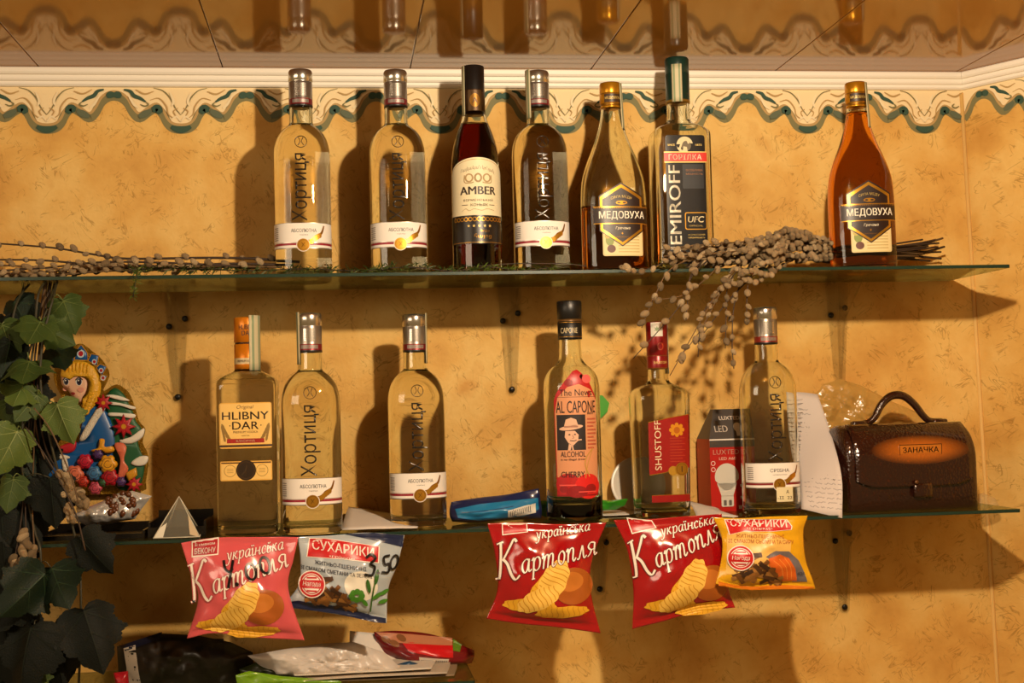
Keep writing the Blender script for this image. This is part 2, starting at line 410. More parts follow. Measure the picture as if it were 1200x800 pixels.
def bracket(px, pyb, ztop, label):
    p = W(px, pyb, -.004); h = ztop-p.z
    o = thing('shelf_bracket', (p.x, 0, p.z), label, 'bracket', 'clear shelf brackets')
    # back plate: long triangle with rounded ends
    out = [(-.0075, -.004), (-.004, -.0085), (.004, -.0085), (.0075, -.004), (.017, h-.012), (.017, h-.001), (-.017, h-.001), (-.017, h-.012)]
    bm = bmesh.new(); f = bm.faces.new([bm.verts.new((a, -.0035, z)) for a, z in out])
    e = bmesh.ops.extrude_face_region(bm, geom=[f]); bmesh.ops.translate(bm, verts=[v for v in e['geom'] if isinstance(v, bmesh.types.BMVert)], vec=(0, .003, 0))
    bmesh.ops.recalc_face_normals(bm, faces=bm.faces[:]); frombm('back_plate', bm, ACRYL, o)
    # fin that carries the glass
    bm = bmesh.new(); pts = [(-.004, .006), (-.009, .010), (-.030, h*.62), (-.10, h-.010), (-.10, h-.001), (-.004, h-.001)]
    f = bm.faces.new([bm.verts.new((-.0015, y, z)) for y, z in pts])
    e = bmesh.ops.extrude_face_region(bm, geom=[f]); bmesh.ops.translate(bm, verts=[v for v in e['geom'] if isinstance(v, bmesh.types.BMVert)], vec=(.003, 0, 0))
    bmesh.ops.recalc_face_normals(bm, faces=bm.faces[:]); frombm('fin', bm, ACRYL, o)
    for x, z in ((0, 0), (-.011, h-.050), (.0115, h-.039)):
        s = lathe('screw', [(.0044, 0), (.0044, .0012), (.0036, .0024), (.0016, .003)], mat('#16120e', .35, metal=.4), o, seg=16)
        s.rotation_euler = (PI/2, 0, 0); s.location = (x, -.0036, z)
    return o
bracket(208.4, 465, Z1, 'clear plastic bracket above the girl decoration, left end of upper shelf')
bracket(600, 456, Z1, 'clear plastic bracket under the middle of the upper shelf')
bracket(985, 449, Z1, 'clear plastic bracket rising behind the crumpled cellophane')
bracket(990, 711, Z2, 'clear plastic bracket below the brown handbag')
bracket(703, 690, Z2, 'clear plastic bracket between the two plain red chip bags')

# ------------------------------------------------------------------ bottles
INK = mat('#17110c', .5); CREAM = mat('#e9dcc0', .5); GOLD = mat('#c08a2a', .3, metal=.75); DKGOLD = mat('#8a5f1e', .35, metal=.6)
SILVER = mat('#b9b0a6', .28, metal=.9); SILVER2 = mat('#8f867c', .35, metal=.9); PAPER = mat('#e6ddd2', .6); RED = mat('#a8161c', .4)
BROWN = mat('#2c1408', .4); STRIP = mat('#bdb08c', .6); STRIPINK = mat('#7d8a66', .6); PALEGOLD = mat('#e0bf6a', .4, metal=.3)

class Bottle:
    def __init__(s, name, x, Y, z, label, rows, liquid=None, level=None, t=.0026, seg=56, group=None, lean=0, rz=0, cat='bottle'):
        s.o = thing(name, (x, Y, z), label, cat, group, rz); s.o.rotation_euler = (0, lean, rz)
        R = cr([Vector((r[0], r[1], r[2])) for r in rows], 4)
        zs = [r[0] for r in rows]; ns = [r[3] for r in rows]
        s.z = np.maximum.accumulate(np.array([v.x for v in R])); s.a = np.array([v.y for v in R]); s.b = np.array([v.z for v in R]); s.n = np.interp(s.z, zs, ns)
        def ringv(z, a, b, n):
            out = []
            for k in range(seg):
                A = 2*PI*k/seg; q = 2/n; sn, cs = math.sin(A), math.cos(A)
                out.append((a*math.copysign(abs(sn)**q, sn), -b*math.copysign(abs(cs)**q, cs), z))
            return out
        def stack(rs, m, nm):
            V, F = [], []
            for r in rs: V += ringv(*r)
            for i in range(len(rs)-1):
                for k in range(seg):
                    k2 = (k+1) % seg; F.append((i*seg+k, i*seg+k2, (i+1)*seg+k2, (i+1)*seg+k))
            F.append(tuple(reversed(range(seg)))); F.append(tuple((len(rs)-1)*seg+k for k in range(seg)))
            return mesh(nm, V, F, m, s.o)
        out = list(zip(s.z, s.a, s.b, s.n)); ztop = out[-1][0]
        inn = [(z_, max(a_-t, .004), max(b_-t, .004), n_) for z_, a_, b_, n_ in out if .007 < z_ < ztop-.001]
        inn[0] = (inn[0][0], inn[0][1]*.9, inn[0][2]*.9, inn[0][3])
        air = inn
        if liquid:
            at = lambda z_: (z_, np.interp(z_, s.z, s.a)-t, np.interp(z_, s.z, s.b)-t, np.interp(z_, s.z, s.n))
            lq = [r for r in inn if r[0] < level-.001]+[at(level)]
            q = stack(lq, liquid, 'liquid'); q.cycles.is_caustics_caster = True
            air = [at(level+.0004)]+[r for r in inn if r[0] > level+.001]
        # glass: the outer skin, the mouth, and the skin of the hollow (where there is liquid, the liquid's own skin)
        V, F, n0 = [], [], len(out)
        for r in out+air: V += ringv(*r)
        for i in range(len(out)+len(air)-1):
            if i == n0-1: continue
            for k in range(seg):
                k2 = (k+1) % seg; q = (i*seg+k, i*seg+k2, (i+1)*seg+k2, (i+1)*seg+k); F.append(q if i < n0 else q[::-1])
        F.append(tuple(reversed(range(seg)))); F.append(tuple((n0-1)*seg+k for k in range(seg)))
        m0 = n0*seg; F.append(tuple(m0+k for k in range(seg))); m1 = (n0+len(air)-1)*seg; F.append(tuple(m1+k for k in reversed(range(seg))))
        g = mesh('glass_body', V, F, GLASS, s.o); g.cycles.is_caustics_caster = True
        s._c = {}
    def surf(s, u, v, lift):
        k = round(v, 4)
        if k not in s._c:
            a = np.interp(k, s.z, s.a); b = np.interp(k, s.z, s.b); n = np.interp(k, s.z, s.n)
            A = np.linspace(-PI/2, PI/2, 181); q = 2/n
            X = a*np.sign(np.sin(A))*np.abs(np.sin(A))**q; Yy = -b*np.abs(np.cos(A))**q
            L_ = np.concatenate([[0], np.cumsum(np.hypot(np.diff(X), np.diff(Yy)))]); L_ -= L_[90]
            s._c[k] = (X, Yy, L_)
        X, Yy, L_ = s._c[k]
        x = np.interp(u, L_, X); y = np.interp(u, L_, Yy); x2 = np.interp(u+.0008, L_, X); y2 = np.interp(u+.0008, L_, Yy); x1 = np.interp(u-.0008, L_, X); y1 = np.interp(u-.0008, L_, Yy)
        d = math.hypot(x2-x1, y2-y1) or 1
        return Vector((x+(y2-y1)/d*lift, y-(x2-x1)/d*lift, v))
    def print_(s, art, name, off=.0003, cut=.004): return art.build(name, s.surf, s.o, off=off, cut=cut)
    def cap(s, prof, mats, fm=None, name='cap', seg=40): return lathe(name, prof, mats, s.o, fm, seg)
    def strip(s, r, z0, z1, a0, a1, top=None):
        """pale tax strip glued along the neck"""
        V, F = [], []; nz, na = 6, 6
        for i in range(nz+1):
            for j in range(na+1):
                A = math.radians(a0+(a1-a0)*j/na); rr = (r[0]+(r[1]-r[0])*i/nz)+.0006
                V.append((rr*math.sin(A), -rr*math.cos(A), z0+(z1-z0)*i/nz))
        for i in range(nz):
            for j in range(na): F.append((i*(na+1)+j, i*(na+1)+j+1, (i+1)*(na+1)+j+1, (i+1)*(na+1)+j))
        fm = [0 if (k % na) not in (1, 4) else 1 for k in range(len(F))]
        o = mesh('tax_strip', V, F, [STRIP, STRIPINK], s.o, fm); md = o.modifiers.new('s', 'SOLIDIFY'); md.thickness = .0003; o['label'] = 'pale paper tax strip'
        return o

K_ROWS = [(0, .0335, .030, 2.3), (.0015, .0365, .0335, 2.4), (.005, .0385, .0355, 2.5), (.02, .0388, .036, 2.6), (.08, .0388, .036, 2.6), (.15, .0388, .036, 2.6), (.172, .0385, .0355, 2.6), (.182, .0375, .035, 2.5),
          (.192, .0348, .033, 2.4), (.200, .0308, .0295, 2.2), (.206, .0258, .025, 2.1), (.2105, .0205, .0203, 2), (.2135, .0172, .0172, 2), (.218, .0162, .0162, 2), (.236, .0158, .0158, 2), (.262, .0145, .0145, 2)]
FOILS = {}
def knurl():
    if 'k' in FOILS: return FOILS['k']
    m = mat('#a79d92', .3, metal=.9, spec=.51, name='knurled_foil'); N = m.node_tree.nodes; L = m.node_tree.links
    tc = N.new('ShaderNodeTexCoord'); v = N.new('ShaderNodeTexChecker'); v.inputs['Scale'].default_value = 480
    mp = N.new('ShaderNodeMapping'); mp.inputs['Rotation'].default_value = (0, PI/4, 0); L.new(tc.outputs['Object'], mp.inputs[0]); L.new(mp.outputs[0], v.inputs[0])
    bp = N.new('ShaderNodeBump'); bp.inputs['Strength'].default_value = .5; bp.inputs['Distance'].default_value = .0006
    L.new(v.outputs['Fac'], bp.inputs['Height']); L.new(bp.outputs[0], N['Principled BSDF'].inputs['Normal']); FOILS['k'] = m; return m
EMB = mat('#2b241c', .2, metal=.3)
def khortytsia(x, Y, z, label, grade='АБСОЛЮТНА', strip=None, lean=0, sticker=False, silver_cap=False, rz=0):
    B = Bottle('vodka_bottle', x, Y, z, label, K_ROWS, None if silver_cap else LIQ, .212, lean=lean, rz=rz)
    r = .0163
    B.cap([(r, .2375), (r+.0003, .239), (r, .2405), (r, .2485), (r-.0001, .2492), (r-.0001, .272), (r-.0006, .273), (r+.0003, .274), (r+.0003, .2865), (r-.0012, .2895), (r-.005, .290)],
          [mat('#17120f', .4), mat('#7d1a22', .35, metal=.4) if not silver_cap else mat('#8a2a20', .35, metal=.4), knurl(), mat('#c9c2b6', .22, metal=.95)], [0, 0, 1, 2, 2, 2, 3, 3, 3, 3])
    A = Art(); A.rect(-.012, .2422, .012, .2472, mat('#8d8078', .4, metal=.5)); A.text('Х', 0, .2447, .003, RED); A.rect(-.008, .2515, .008, .2695, SILVER2)
    for i in range(7):
        for j in range(4): A.line([(-.006+j*.004-.0016, .2525+i*.0024), (-.006+j*.004, .2540+i*.0024), (-.006+j*.004+.0016, .2525+i*.0024)], .0008, mat('#e6ded0', .2, metal=.9))
    A.build('cap_print', lambda u, v, l: Vector(((r+l)*math.sin(u/r), -(r+l)*math.cos(u/r), v)), B.o, off=.0004, cut=.002)
    # upright raised name on the glass
    A = Art(); A.text('Хортиця', -.0005, .122, .0255, EMB, w=.092, rot=PI/2, bold=0)
    A.ring(0, .184, .0080, .0008, EMB, n=20); A.line(cr([(-.004, .179, 0), (-.001, .184, 0), (-.003, .190, 0)], 4), .0008, EMB); A.line(cr([(.004, .179, 0), (.001, .184, 0), (.003, .190, 0)], 4), .0008, EMB)
    o = B.print_(A, 'raised_lettering', off=.0006, cut=.003)
    md = o.modifiers.new('s', 'SOLIDIFY'); md.thickness = .0011; md.offset = 0
    # paper label with a gilt medal
    zb, zt = .0385, .0735
    A = Art()
    W2 = .052; A.rect(-W2, zb, W2, zt, PAPER); A.rect(-W2, zt-.0006, W2, zt, SILVER2)
    A.rect(-W2, zb+.0045, W2, zb+.0075, mat('#8e1428', .4) if not silver_cap else mat('#7c1a1c', .4)); A.rect(-W2, zb, W2, zb+.0012, SILVER2); A.rect(-W2, zb+.0078, W2, zb+.0084, SILVER)
    A.text(grade, 0.002, zb+.0245, .0048, INK, w=.034 if not silver_cap else .027, bold=.012)
    A.text('горілка' if not silver_cap else 'суперпреміум', 0.002, zb+.0185, .0021, mat('#6b5f58', .6), w=.011 if not silver_cap else .020)
    for i in range(7): A.rect(-.046, zb+.012+i*.0027, -.035, zb+.0130+i*.0027, mat('#7c7068', .6))
    A.line(cr([(.006, zb+.008, 0), (.014, zb+.010, 0), (.018, zb+.016, 0), (.026, zb+.021, 0), (.030, zb+.031, 0)], 5), [.007-.005*i/20 for i in range(21)], DKGOLD)
    for k in range(5): A.ell(.012+k*.0028, zb+.0095+k*.0020, .0030, .0034, GOLD)
    A.ell(.001, zb+.005, .0092, .0092, PAPER); A.ell(.001, zb+.005, .0084, .0084, GOLD); A.ring(.001, zb+.005, .0066, .0007, DKGOLD); A.text('Х', .001, zb+.005, .0065, DKGOLD, bold=.01)
    B.print_(A, 'label_front')
    if sticker:
        A = Art(); A.rect(-.004, .020, .020, .040, mat('#d9cba0', .6)); A.text('А', .012, .0335, .005, INK, bold=.03); A.text('-ІІ  22', .008, .0255, .0042, INK, w=.021, bold=.03)
        B.print_(A, 'price_sticker', off=.0010)
    if strip: B.strip((.0163, .0168), .222, .291, strip[0], strip[1])
    return B

khortytsia(W(356, 320, -.11).x, -.11, S1T, 'clear vodka bottle with silver cap, leftmost on the upper shelf')
khortytsia(W(468, 320, -.11).x, -.11, S1T, 'clear vodka bottle with silver cap, on the upper shelf just left of the cognac')
khortytsia(W(635.5, 320, -.11).x, -.11, S1T, 'clear vodka bottle with silver cap, between the cognac and the half empty mead', strip=(-100, -45))
khortytsia(W(367, 628, -.17).x, -.172, S2T, 'clear vodka bottle with silver cap, on the lower shelf beside the square orange-capped bottle', strip=(-120, -50))
khortytsia(W(491, 618, -.125).x, -.118, S2T, 'clear vodka bottle with silver cap, standing alone left of the blue packet', strip=(60, 110))
khortytsia(W(904, 605, -.14).x, -.142, S2T, 'clear vodka bottle with price sticker, in front of the red bulb box', 'СРІБНА', silver_cap=True, sticker=True)

# cognac
x = W(560, 320, -.11).x
B = Bottle('cognac_bottle', x, -.11, S1T, 'dark cognac bottle with black cap and cream arched label on the upper shelf',
    [(0, .030, .030, 2), (.002, .0325, .0325, 2), (.006, .0345, .0345, 2), (.05, .0345, .0345, 2), (.12, .0345, .0345, 2), (.155, .0340, .0340, 2), (.175, .0318, .0318, 2), (.190, .0285, .0285, 2), (.204, .0240, .0240, 2), (.216, .0195, .0195, 2), (.226, .0168, .0168, 2), (.234, .0155, .0155, 2), (.26, .0140, .0140, 2), (.283, .0135, .0135, 2)], COGNAC, .2125)
B.cap([(.0158, .228), (.0158, .262), (.0155, .263), (.0155, .2955), (.0145, .2965), (.010, .297)], [mat('#3a2410', .35, metal=.5), mat('#15100e', .35)], [0, 1, 1, 1, 1])
A = Art(); A.rect(-.010, .2315, .010, .2605, mat('#4d3517', .4, metal=.5)); A.ell(0, .246, .0075, .0095, DKGOLD); A.text('A', 0, .246, .008, BROWN, bold=.02)
A.build('cap_print', lambda u, v, l: Vector(((.0158+l)*math.sin(u/.0158), -(.0158+l)*math.cos(u/.0158), v)), B.o, off=.0003, cut=.002)
B.strip((.0162, .0158), .226, .296, -92, -55)
LB = mat('#e3d3ad', .55); A = Art()
A.poly([(-.047, .082)]+[(.047, .082), (.047, .141)]+[(u/1000, .141+.0215*math.cos(u/47*PI/2)**.55) for u in range(46, -47, -3)]+[(-.047, .141)], LB)
A.line([(u/1000, .1385+.0215*math.cos(u/47*PI/2)**.55) for u in range(45, -46, -3)], .0006, GOLD)
A.text('Հայկական կոնյակ', 0, .1480, .0068, mat('#5b4a34', .6), w=.050, arc=.060)
for sg in (1, -1):
    A.ell(sg*.0125, .134, .0062, .0062, mat('#a48a60', .6)); A.ell(sg*.0125, .134, .0038, .0042, LB); A.line(cr([(sg*.006, .128, 0), (sg*.010, .127, 0), (sg*.019, .128, 0), (sg*.019, .138, 0)], 4), .0014, mat('#a48a60', .6))
A.ell(0, .134, .0055, .0065, mat('#9a7f54', .6)); A.ell(0, .134, .003, .004, LB)
A.text('AMBER', 0, .1165, .0110, mat('#2a1a10', .5), w=.052, bold=.09)
A.text('ВІРМЕНСЬКИЙ', 0, .1035, .0038, mat('#4a3a2a', .6), w=.042, bold=.01, space=1.2); A.text('КОНЬЯК', .001, .0965, .0038, mat('#4a3a2a', .6), w=.024, bold=.01)
for sg in (1, -1): A.rect(min(sg*.015, sg*.024), .0962, max(sg*.015, sg*.024), .0970, mat('#4a3a2a', .6))
A.line(cr([(-.024, .088, 0), (-.018, .0915, 0), (-.013, .0885, 0), (-.006, .0910, 0), (.004, .0888, 0), (.012, .0912, 0), (.023, .0892, 0)], 5), .0006, mat('#a8946c', .6))
DK = mat('#140c09', .35); A.rrect(-.047, .0430, .047, .0822, .003, DK); A.rect(-.047, .0445, .047, .0451, GOLD)
for k in range(13): A.ring(-.036+k*.006, .0768, .0026, .0010, GOLD, n=12)
for k in range(5): A.star(-.0145+k*.0074, .0675, .0024, PALEGOLD)
A.text('երկիր', .008, .0605, .0042, GOLD, bold=.01); A.text('հայոց', .005, .0530, .0070, GOLD, w=.024, bold=.01)
B.print_(A, 'label_front')

# square-shouldered mead bottles
M_ROWS = [(0, .042, .026, 2.6), (.002, .0445, .0285, 2.6), (.007, .0462, .030, 2.7), (.04, .0463, .030, 2.8), (.075, .0463, .030, 2.8), (.105, .0462, .0298, 2.8), (.128, .0448, .0292, 2.7), (.143, .0420, .028, 2.5), (.160, .0365, .0262, 2.3),
          (.175, .0305, .0238, 2.1), (.190, .0247, .0210, 2), (.208, .0192, .0182, 2), (.222, .0160, .0158, 2), (.236, .0143, .0143, 2), (.262, .0135, .0135, 2)]
def mead(x, Y, z, label, level, lean, rz):
    B = Bottle('mead_bottle', x, Y, z, label, M_ROWS, MEAD, level, lean=lean, rz=rz, t=.0024)
    g = mat('#c98a1c', .28, metal=.7); g2 = mat('#8f6118', .35, metal=.7)
    B.cap([(.0146, .2365), (.0152, .238), (.0146, .2395), (.0142, .241), (.0155, .243), (.0157, .256), (.0152, .2575), (.0155, .259), (.0155, .271), (.0142, .273), (.009, .2738)], [g, g2], [0, 0, 1, 1, 0, 1, 0, 0, 0, 0])
    A = Art(); A.rect(-.013, .2435, .013, .2555, mat('#3a2410', .4)); A.text('МЕДОВУХА', 0, .2495, .0045, PALEGOLD, w=.024, bold=.02)
    A.build('cap_print', lambda u, v, l: Vector(((.0157+l)*math.sin(u/.0157), -(.0157+l)*math.cos(u/.0157), v)), B.o, off=.0003, cut=.002)
    B.strip((.0185, .0157), .205, .272, 40, 88)
    br = mat('#23100a', .4); A = Art(); c = 0.004; pale = mat('#d8bf83', .55)
    A.rrect(c-.028, .024, c+.031, .064, .003, pale); A.rrect(c-.026, .026, c+.029, .060, .002, mat('#e0ca92', .55))
    for k in range(6): A.rect(c-.006, .029+k*.0042, c+.025, .0305+k*.0042, mat('#bfa468', .55))
    A.ell(c-.018, .046, .006, .008, mat('#7f8a3a', .5)); A.ell(c-.021, .052, .004, .004, mat('#b8a24c', .5)); A.ell(c-.016, .034, .006, .0055, mat('#5a2a18', .5))
    hexa = lambda r, q: [(c, .078+.0465*q), (c+.0305*r, .078+.0285*q), (c+.0305*r, .078-.0180*q), (c, .078-.0390*q), (c-.0305*r, .078-.0180*q), (c-.0305*r, .078+.0285*q)]
    A.poly(hexa(1.05, 1.05), br); A.poly(hexa(1, 1), GOLD); A.poly(hexa(.89, .90), br)
    A.text('СИЛА МЕДУ', c, .1070, .0045, PALEGOLD, w=.030, arc=.04, bold=.01)
    A.ell(c, .0985, .0082, .0028, GOLD); A.ell(c-.004, .0985, .0025, .0012, br); A.ell(c+.004, .0985, .0025, .0012, br)
    A.rect(c-.040, .0695, c+.042, .0925, br)
    for zz in (.0925, .0690): A.rect(c-.040, zz-.0003, c+.042, zz+.0009, GOLD)
    for k in range(27): A.rect(c-.038+k*.003, .0908, c-.0365+k*.003, .0915, GOLD); 
    A.text('МЕДОВУХА', c+.001, .0805, .0125, mat('#eee6d2', .5), w=.066, bold=.035)
    A.text('Гречана', c+.001, .0625, .0048, mat('#e9dcc0', .5), w=.021, shear=.2); A.star(c, .0555, .0018, GOLD, n=4); A.text('напій медовий', c, .0505, .0022, DKGOLD, w=.018)
    B.print_(A, 'label_front', cut=.005)
    return B
glass_print = mat('#b79a62', .3, metal=.2)
mead(W(721, 320, -.11).x, -.112, S1T, 'flat mead bottle with gold cap, nearly empty, on the upper shelf', .094, 0, .04)
mead(W(1012, 315, -.12).x, -.122, S1T, 'full amber mead bottle with gold cap, last on the right of the upper shelf', .228, -.010, -.12)

# flat rectangular vodka bottle with a dark label
x = W(801, 320, -.11).x
B = Bottle('vodka_bottle', x, -.108, S1T, 'rectangular vodka bottle with dark green cap and black label, behind the willow heap',
    [(0, .036, .026, 5), (.003, .0395, .0295, 6), (.008, .0408, .031, 7), (.06, .0408, .031, 7), (.12, .0408, .031, 7), (.180, .0408, .031, 7), (.196, .0408, .031, 7), (.2035, .0395, .030, 5), (.2095, .033, .0265, 3.4), (.2135, .0255, .022, 2.6), (.2175, .0195, .0185, 2.1), (.222, .017, .017, 2), (.240, .0163, .0163, 2), (.285, .0145, .0145, 2)], None, t=.0034)
B.cap([(.0172, .245), (.0175, .247), (.0172, .249), (.0172, .287), (.0166, .288), (.0172, .289), (.0172, .308), (.016, .3105), (.011, .311)], [mat('#0f2a22', .3), mat('#8a6a2a', .3, metal=.6)], [1, 1, 0, 0, 0, 0, 0, 0])
B.strip((.0176, .0176), .245, .299, -40, 8)
lab = mat('#141416', .22, spec=.6); A = Art(); A.rrect(-.028, .012, .029, .194, .004, lab)
A.ell(0, .180, .0118, .0118, mat('#cdbb8e', .45)); A.ell(.002, .179, .007, .0075, mat('#5a4a2a', .4)); A.line(cr([(-.007, .176, 0), (-.003, .185, 0), (.003, .187, 0), (.006, .182, 0)], 5), .0028, mat('#cdbb8e', .45)); A.poly([(-.003, .170), (.004, .170), (.003, .177), (-.002, .178)], mat('#cdbb8e', .45))
A.text('SINCE', -.0195, .180, .0026, PALEGOLD, w=.010); A.text('1872', .0200, .180, .0026, PALEGOLD, w=.009)
A.rect(-.030, .1550, .031, .1705, PALEGOLD); A.rect(-.030, .1563, .031, .1692, mat('#c4261a', .4)); A.text('ГОРІЛКА', 0, .1628, .0078, mat('#f0e2c4', .4), w=.047, bold=.03, space=1.15)
A.text('NEMIROFF', -.0165, .084, .0165, mat('#f2e6cc', .3, metal=.15), w=.134, rot=PI/2, bold=.03)
A.rrect(-.0045, .118, .026, .1525, .001, mat('#1d1e22', .3))
A.text('ОСОБЛИВА', .0125, .1440, .0030, mat('#d08a50', .4), w=.024, bold=.02); A.text('МІЦНІСТЬ', .0125, .1385, .0030, mat('#d08a50', .4), w=.024, bold=.02)
A.rrect(-.0030, .0600, .0285, .0845, .003, GOLD); A.rrect(-.0018, .0612, .0273, .0833, .0024, lab); A.text('UFC', .0128, .0745, .0085, mat('#f0dcae', .35), w=.023, bold=.05, shear=.15); A.text('OFFICIAL', .0128, .0655, .0022, PALEGOLD, w=.020, bold=.02)
A.text('ФІРМОВИЙ', .0128, .0530, .0026, PALEGOLD, w=.024, bold=.02); A.text('СЕРЕДНЯ МІЦНІСТЬ', .0128, .0485, .0020, PALEGOLD, w=.024)
B.print_(A, 'label_front', cut=.006)

# square bottle with an orange cap
x = W(292, 628, -.17).x
B = Bottle('vodka_bottle', x, -.152, S2T, 'square vodka bottle with orange cap and yellow label, leftmost on the lower shelf',
    [(0, .035, .030, 5), (.003, .0375, .033, 6), (.009, .0392, .0345, 7), (.05, .0392, .0345, 7), (.12, .0395, .0345, 7), (.190, .0398, .0345, 7), (.199, .0395, .0343, 6), (.2045, .0370, .032, 4.5), (.2095, .0305, .0275, 3.2), (.2130, .0235, .0225, 2.4), (.2155, .0185, .0185, 2.1), (.219, .0168, .0168, 2), (.23, .0160, .0160, 2), (.27, .0150, .0150, 2)], LIQ, .2035, rz=-.04)
oc = mat('#d27a12', .3, metal=.35); oc2 = mat('#c7b083', .4)
B.cap([(.0170, .2165), (.0172, .224), (.0172, .2245), (.0172, .2325), (.0171, .233), (.0171, .251), (.0160, .2515), (.0160, .2535), (.0171, .254), (.0171, .285), (.0160, .2868), (.011, .2870)], [oc, oc2, mat('#2a1408', .4)], [0, 0, 1, 0, 0, 2, 2, 0, 0, 0, 0])
A = Art(); A.text('HLIBNY', .001, .2735, .0062, BROWN, w=.020, bold=.02); A.text('DAR', .002, .2655, .0062, BROWN, w=.014, bold=.02); A.text('PREMIUM VODKA', 0, .2285, .0030, BROWN, w=.024)
A.build('cap_print', lambda u, v, l: Vector(((.0172+l)*math.sin(u/.0172), -(.0172+l)*math.cos(u/.0172), v)), B.o, off=.0003, cut=.002)
B.strip((.0175, .0175), .2145, .289, 15, 82)
yl = mat('#dba544', .5); yl2 = mat('#e6bb66', .5); A = Art(); DB = mat('#2b140a', .5)
A.rrect(-.034, .1140, .034, .1735, .003, yl); A.rect(-.0325, .1195, .0325, .1722, yl2); A.rect(-.034, .1160, .034, .1186, DB)
A.text('Original', 0, .1672, .0062, mat('#5a3a1c', .6), w=.022, shear=.3)
A.text('HLIBNY', 0, .1565, .0100, DB, w=.060, bold=.035); A.text('DAR', 0, .1437, .0100, DB, w=.034, bold=.035)
for sg in (1, -1):
    A.ell(sg*.0200, .1437, .0008, .0008, DB)
    for k in range(5): A.ell(sg*(.0225+k*.0016), .1285+k*.0035, .0016, .0042, mat('#8a6a2c', .5), n=12, rot=-sg*(.9-.12*k)); A.ell(sg*(.0270+k*.0007), .1265+k*.0035, .0015, .0038, mat('#8a6a2c', .5), n=12, rot=-sg*.2)
A.text('PREMIUM VODKA', 0, .1352, .0028, mat('#6b4a20', .6), w=.032); A.text('HLIBNY DAR', 0, .1305, .0016, mat('#8a6a30', .6), w=.010)
A.rect(-.024, .1210, .024, .1266, mat('#9a1a12', .45)); A.text('КЛАСИЧНА', 0, .1238, .0030, mat('#ead9b0', .5), w=.024, bold=.02)
B.print_(A, 'label_front', cut=.006)
A = Art(); A.rrect(-.0335, .0720, .0335, .0975, .002, yl); A.rect(-.0320, .0945, .0320, .0960, DB); A.rect(-.032, .0735, .032, .0935, yl2)
for sg in (1, -1): A.ring(sg*.0205, .0850, .0075, .0007, mat('#9a7838', .5)); [A.rect(sg*.0205-.004, .0825+k*.0022, sg*.0205+.004, .0832+k*.0022, mat('#a98846', .5)) for k in range(3)]
A.ell(0, .0855, .0128, .0132, mat('#2a1a0c', .35)); A.ring(0, .0855, .0108, .0005, mat('#4a3216', .4))
A.line(cr([(-.006, .079, 0), (-.001, .085, 0), (.001, .092, 0)], 4), .0014, mat('#3d2a14', .4)); B.print_(A, 'label_lower', cut=.006)
A = Art()
for zz in (.030,): A.rect(-.03, zz, .03, zz+.0006, glass_print)

# round flavoured vodka bottle with a newspaper label
x = W(674, 610, -.13).x
B = Bottle('liqueur_bottle', x, -.128, S2T, 'clear bottle with black cap and red newspaper-style cherry label',
    [(0, .033, .033, 2), (.002, .0362, .0362, 2.05), (.007, .0388, .0375, 2.1), (.05, .0388, .0375, 2.2), (.12, .0388, .0375, 2.2), (.175, .0388, .0375, 2.2), (.190, .0380, .0370, 2.1), (.201, .0350, .0345, 2), (.2095, .0290, .0290, 2), (.215, .0225, .0225, 2), (.220, .0182, .0182, 2), (.226, .0163, .0163, 2), (.24, .0155, .0155, 2), (.28, .0145, .0145, 2)], CHERRY, .024)
B.cap([(.0167, .2505), (.0169, .252), (.0169, .275), (.0163, .2755), (.0163, .278), (.0172, .2785), (.0172, .3025), (.0160, .3040), (.011, .3042)], [mat('#14110f', .4), mat('#6a4a22', .4, metal=.4)], [0, 0, 0, 1, 1, 0, 0, 0])
A = Art(); A.text('CAPONE', -.004, .2625, .0075, mat('#cdbb92', .5), w=.025, bold=.02); A.rect(-.02, .2535, .02, .2541, GOLD); A.rect(-.02, .2735, .02, .2741, GOLD)
A.build('cap_print', lambda u, v, l: Vector(((.0169+l)*math.sin(u/.0169), -(.0169+l)*math.cos(u/.0169), v)), B.o, off=.0003, cut=.002)
rd = mat('#ae1618', .4); rd2 = mat('#8a0c12', .4); nw = mat('#cf8c60', .5); nk = mat('#1a0c0a', .5); A = Art()
A.poly([(-.030, .036), (.030, .036), (.031, .168), (.026, .178), (.020, .190), (.009, .203), (.003, .208), (-.003, .206), (-.012, .196), (-.022, .184), (-.028, .176), (-.032, .166)], rd)
A.poly([(-.029, .062), (.031, .056), (.031, .166), (.020, .181), (.004, .188), (-.012, .184), (-.026, .170), (-.0305, .150)], nw)
A.ell(.016, .195, .007, .006, mat('#e0605a', .3)); A.ell(-.010, .190, .006, .005, rd2)
A.text('The News', 0, .1765, .0088, nk, w=.046, bold=.015); A.rect(-.027, .1702, .028, .1707, nk)
A.text('AL CAPONE', 0, .1570, .0165, nk, w=.057, bold=.02)
A.rect(-.028, .0985, .012, .1465, nk)
fc = mat('#d8a98a', .5); A.poly([(-.016, .1245), (-.003, .1245), (.002, .119), (.001, .111), (-.006, .1045), (-.012, .108), (-.017, .116)], fc)
A.ell(-.008, .1290, .0165, .0032, fc, rot=.12); A.poly([(-.018, .129), (.002, .131), (-.001, .140), (-.008, .1425), (-.015, .140)], fc); A.rect(-.0175, .1292, .0015, .1312, mat('#a0705a', .5))
A.ell(-.0105, .1195, .0015, .0009, nk); A.ell(-.003, .1197, .0014, .0009, nk); A.line([(-.010, .1115), (-.005, .1108), (-.001, .1118)], .0011, nk); A.line([(-.001, .1118), (.006, .1125)], .0016, fc); A.line([(-.0065, .119), (-.0045, .1148), (-.007, .1142)], .0008, mat('#8a5a48', .5))
A.poly([(-.013, .0985), (-.005, .0985), (-.006, .1045), (-.0115, .107)], fc); A.poly([(-.0095, .0985), (-.0070, .0985), (-.0078, .1045)], nk)
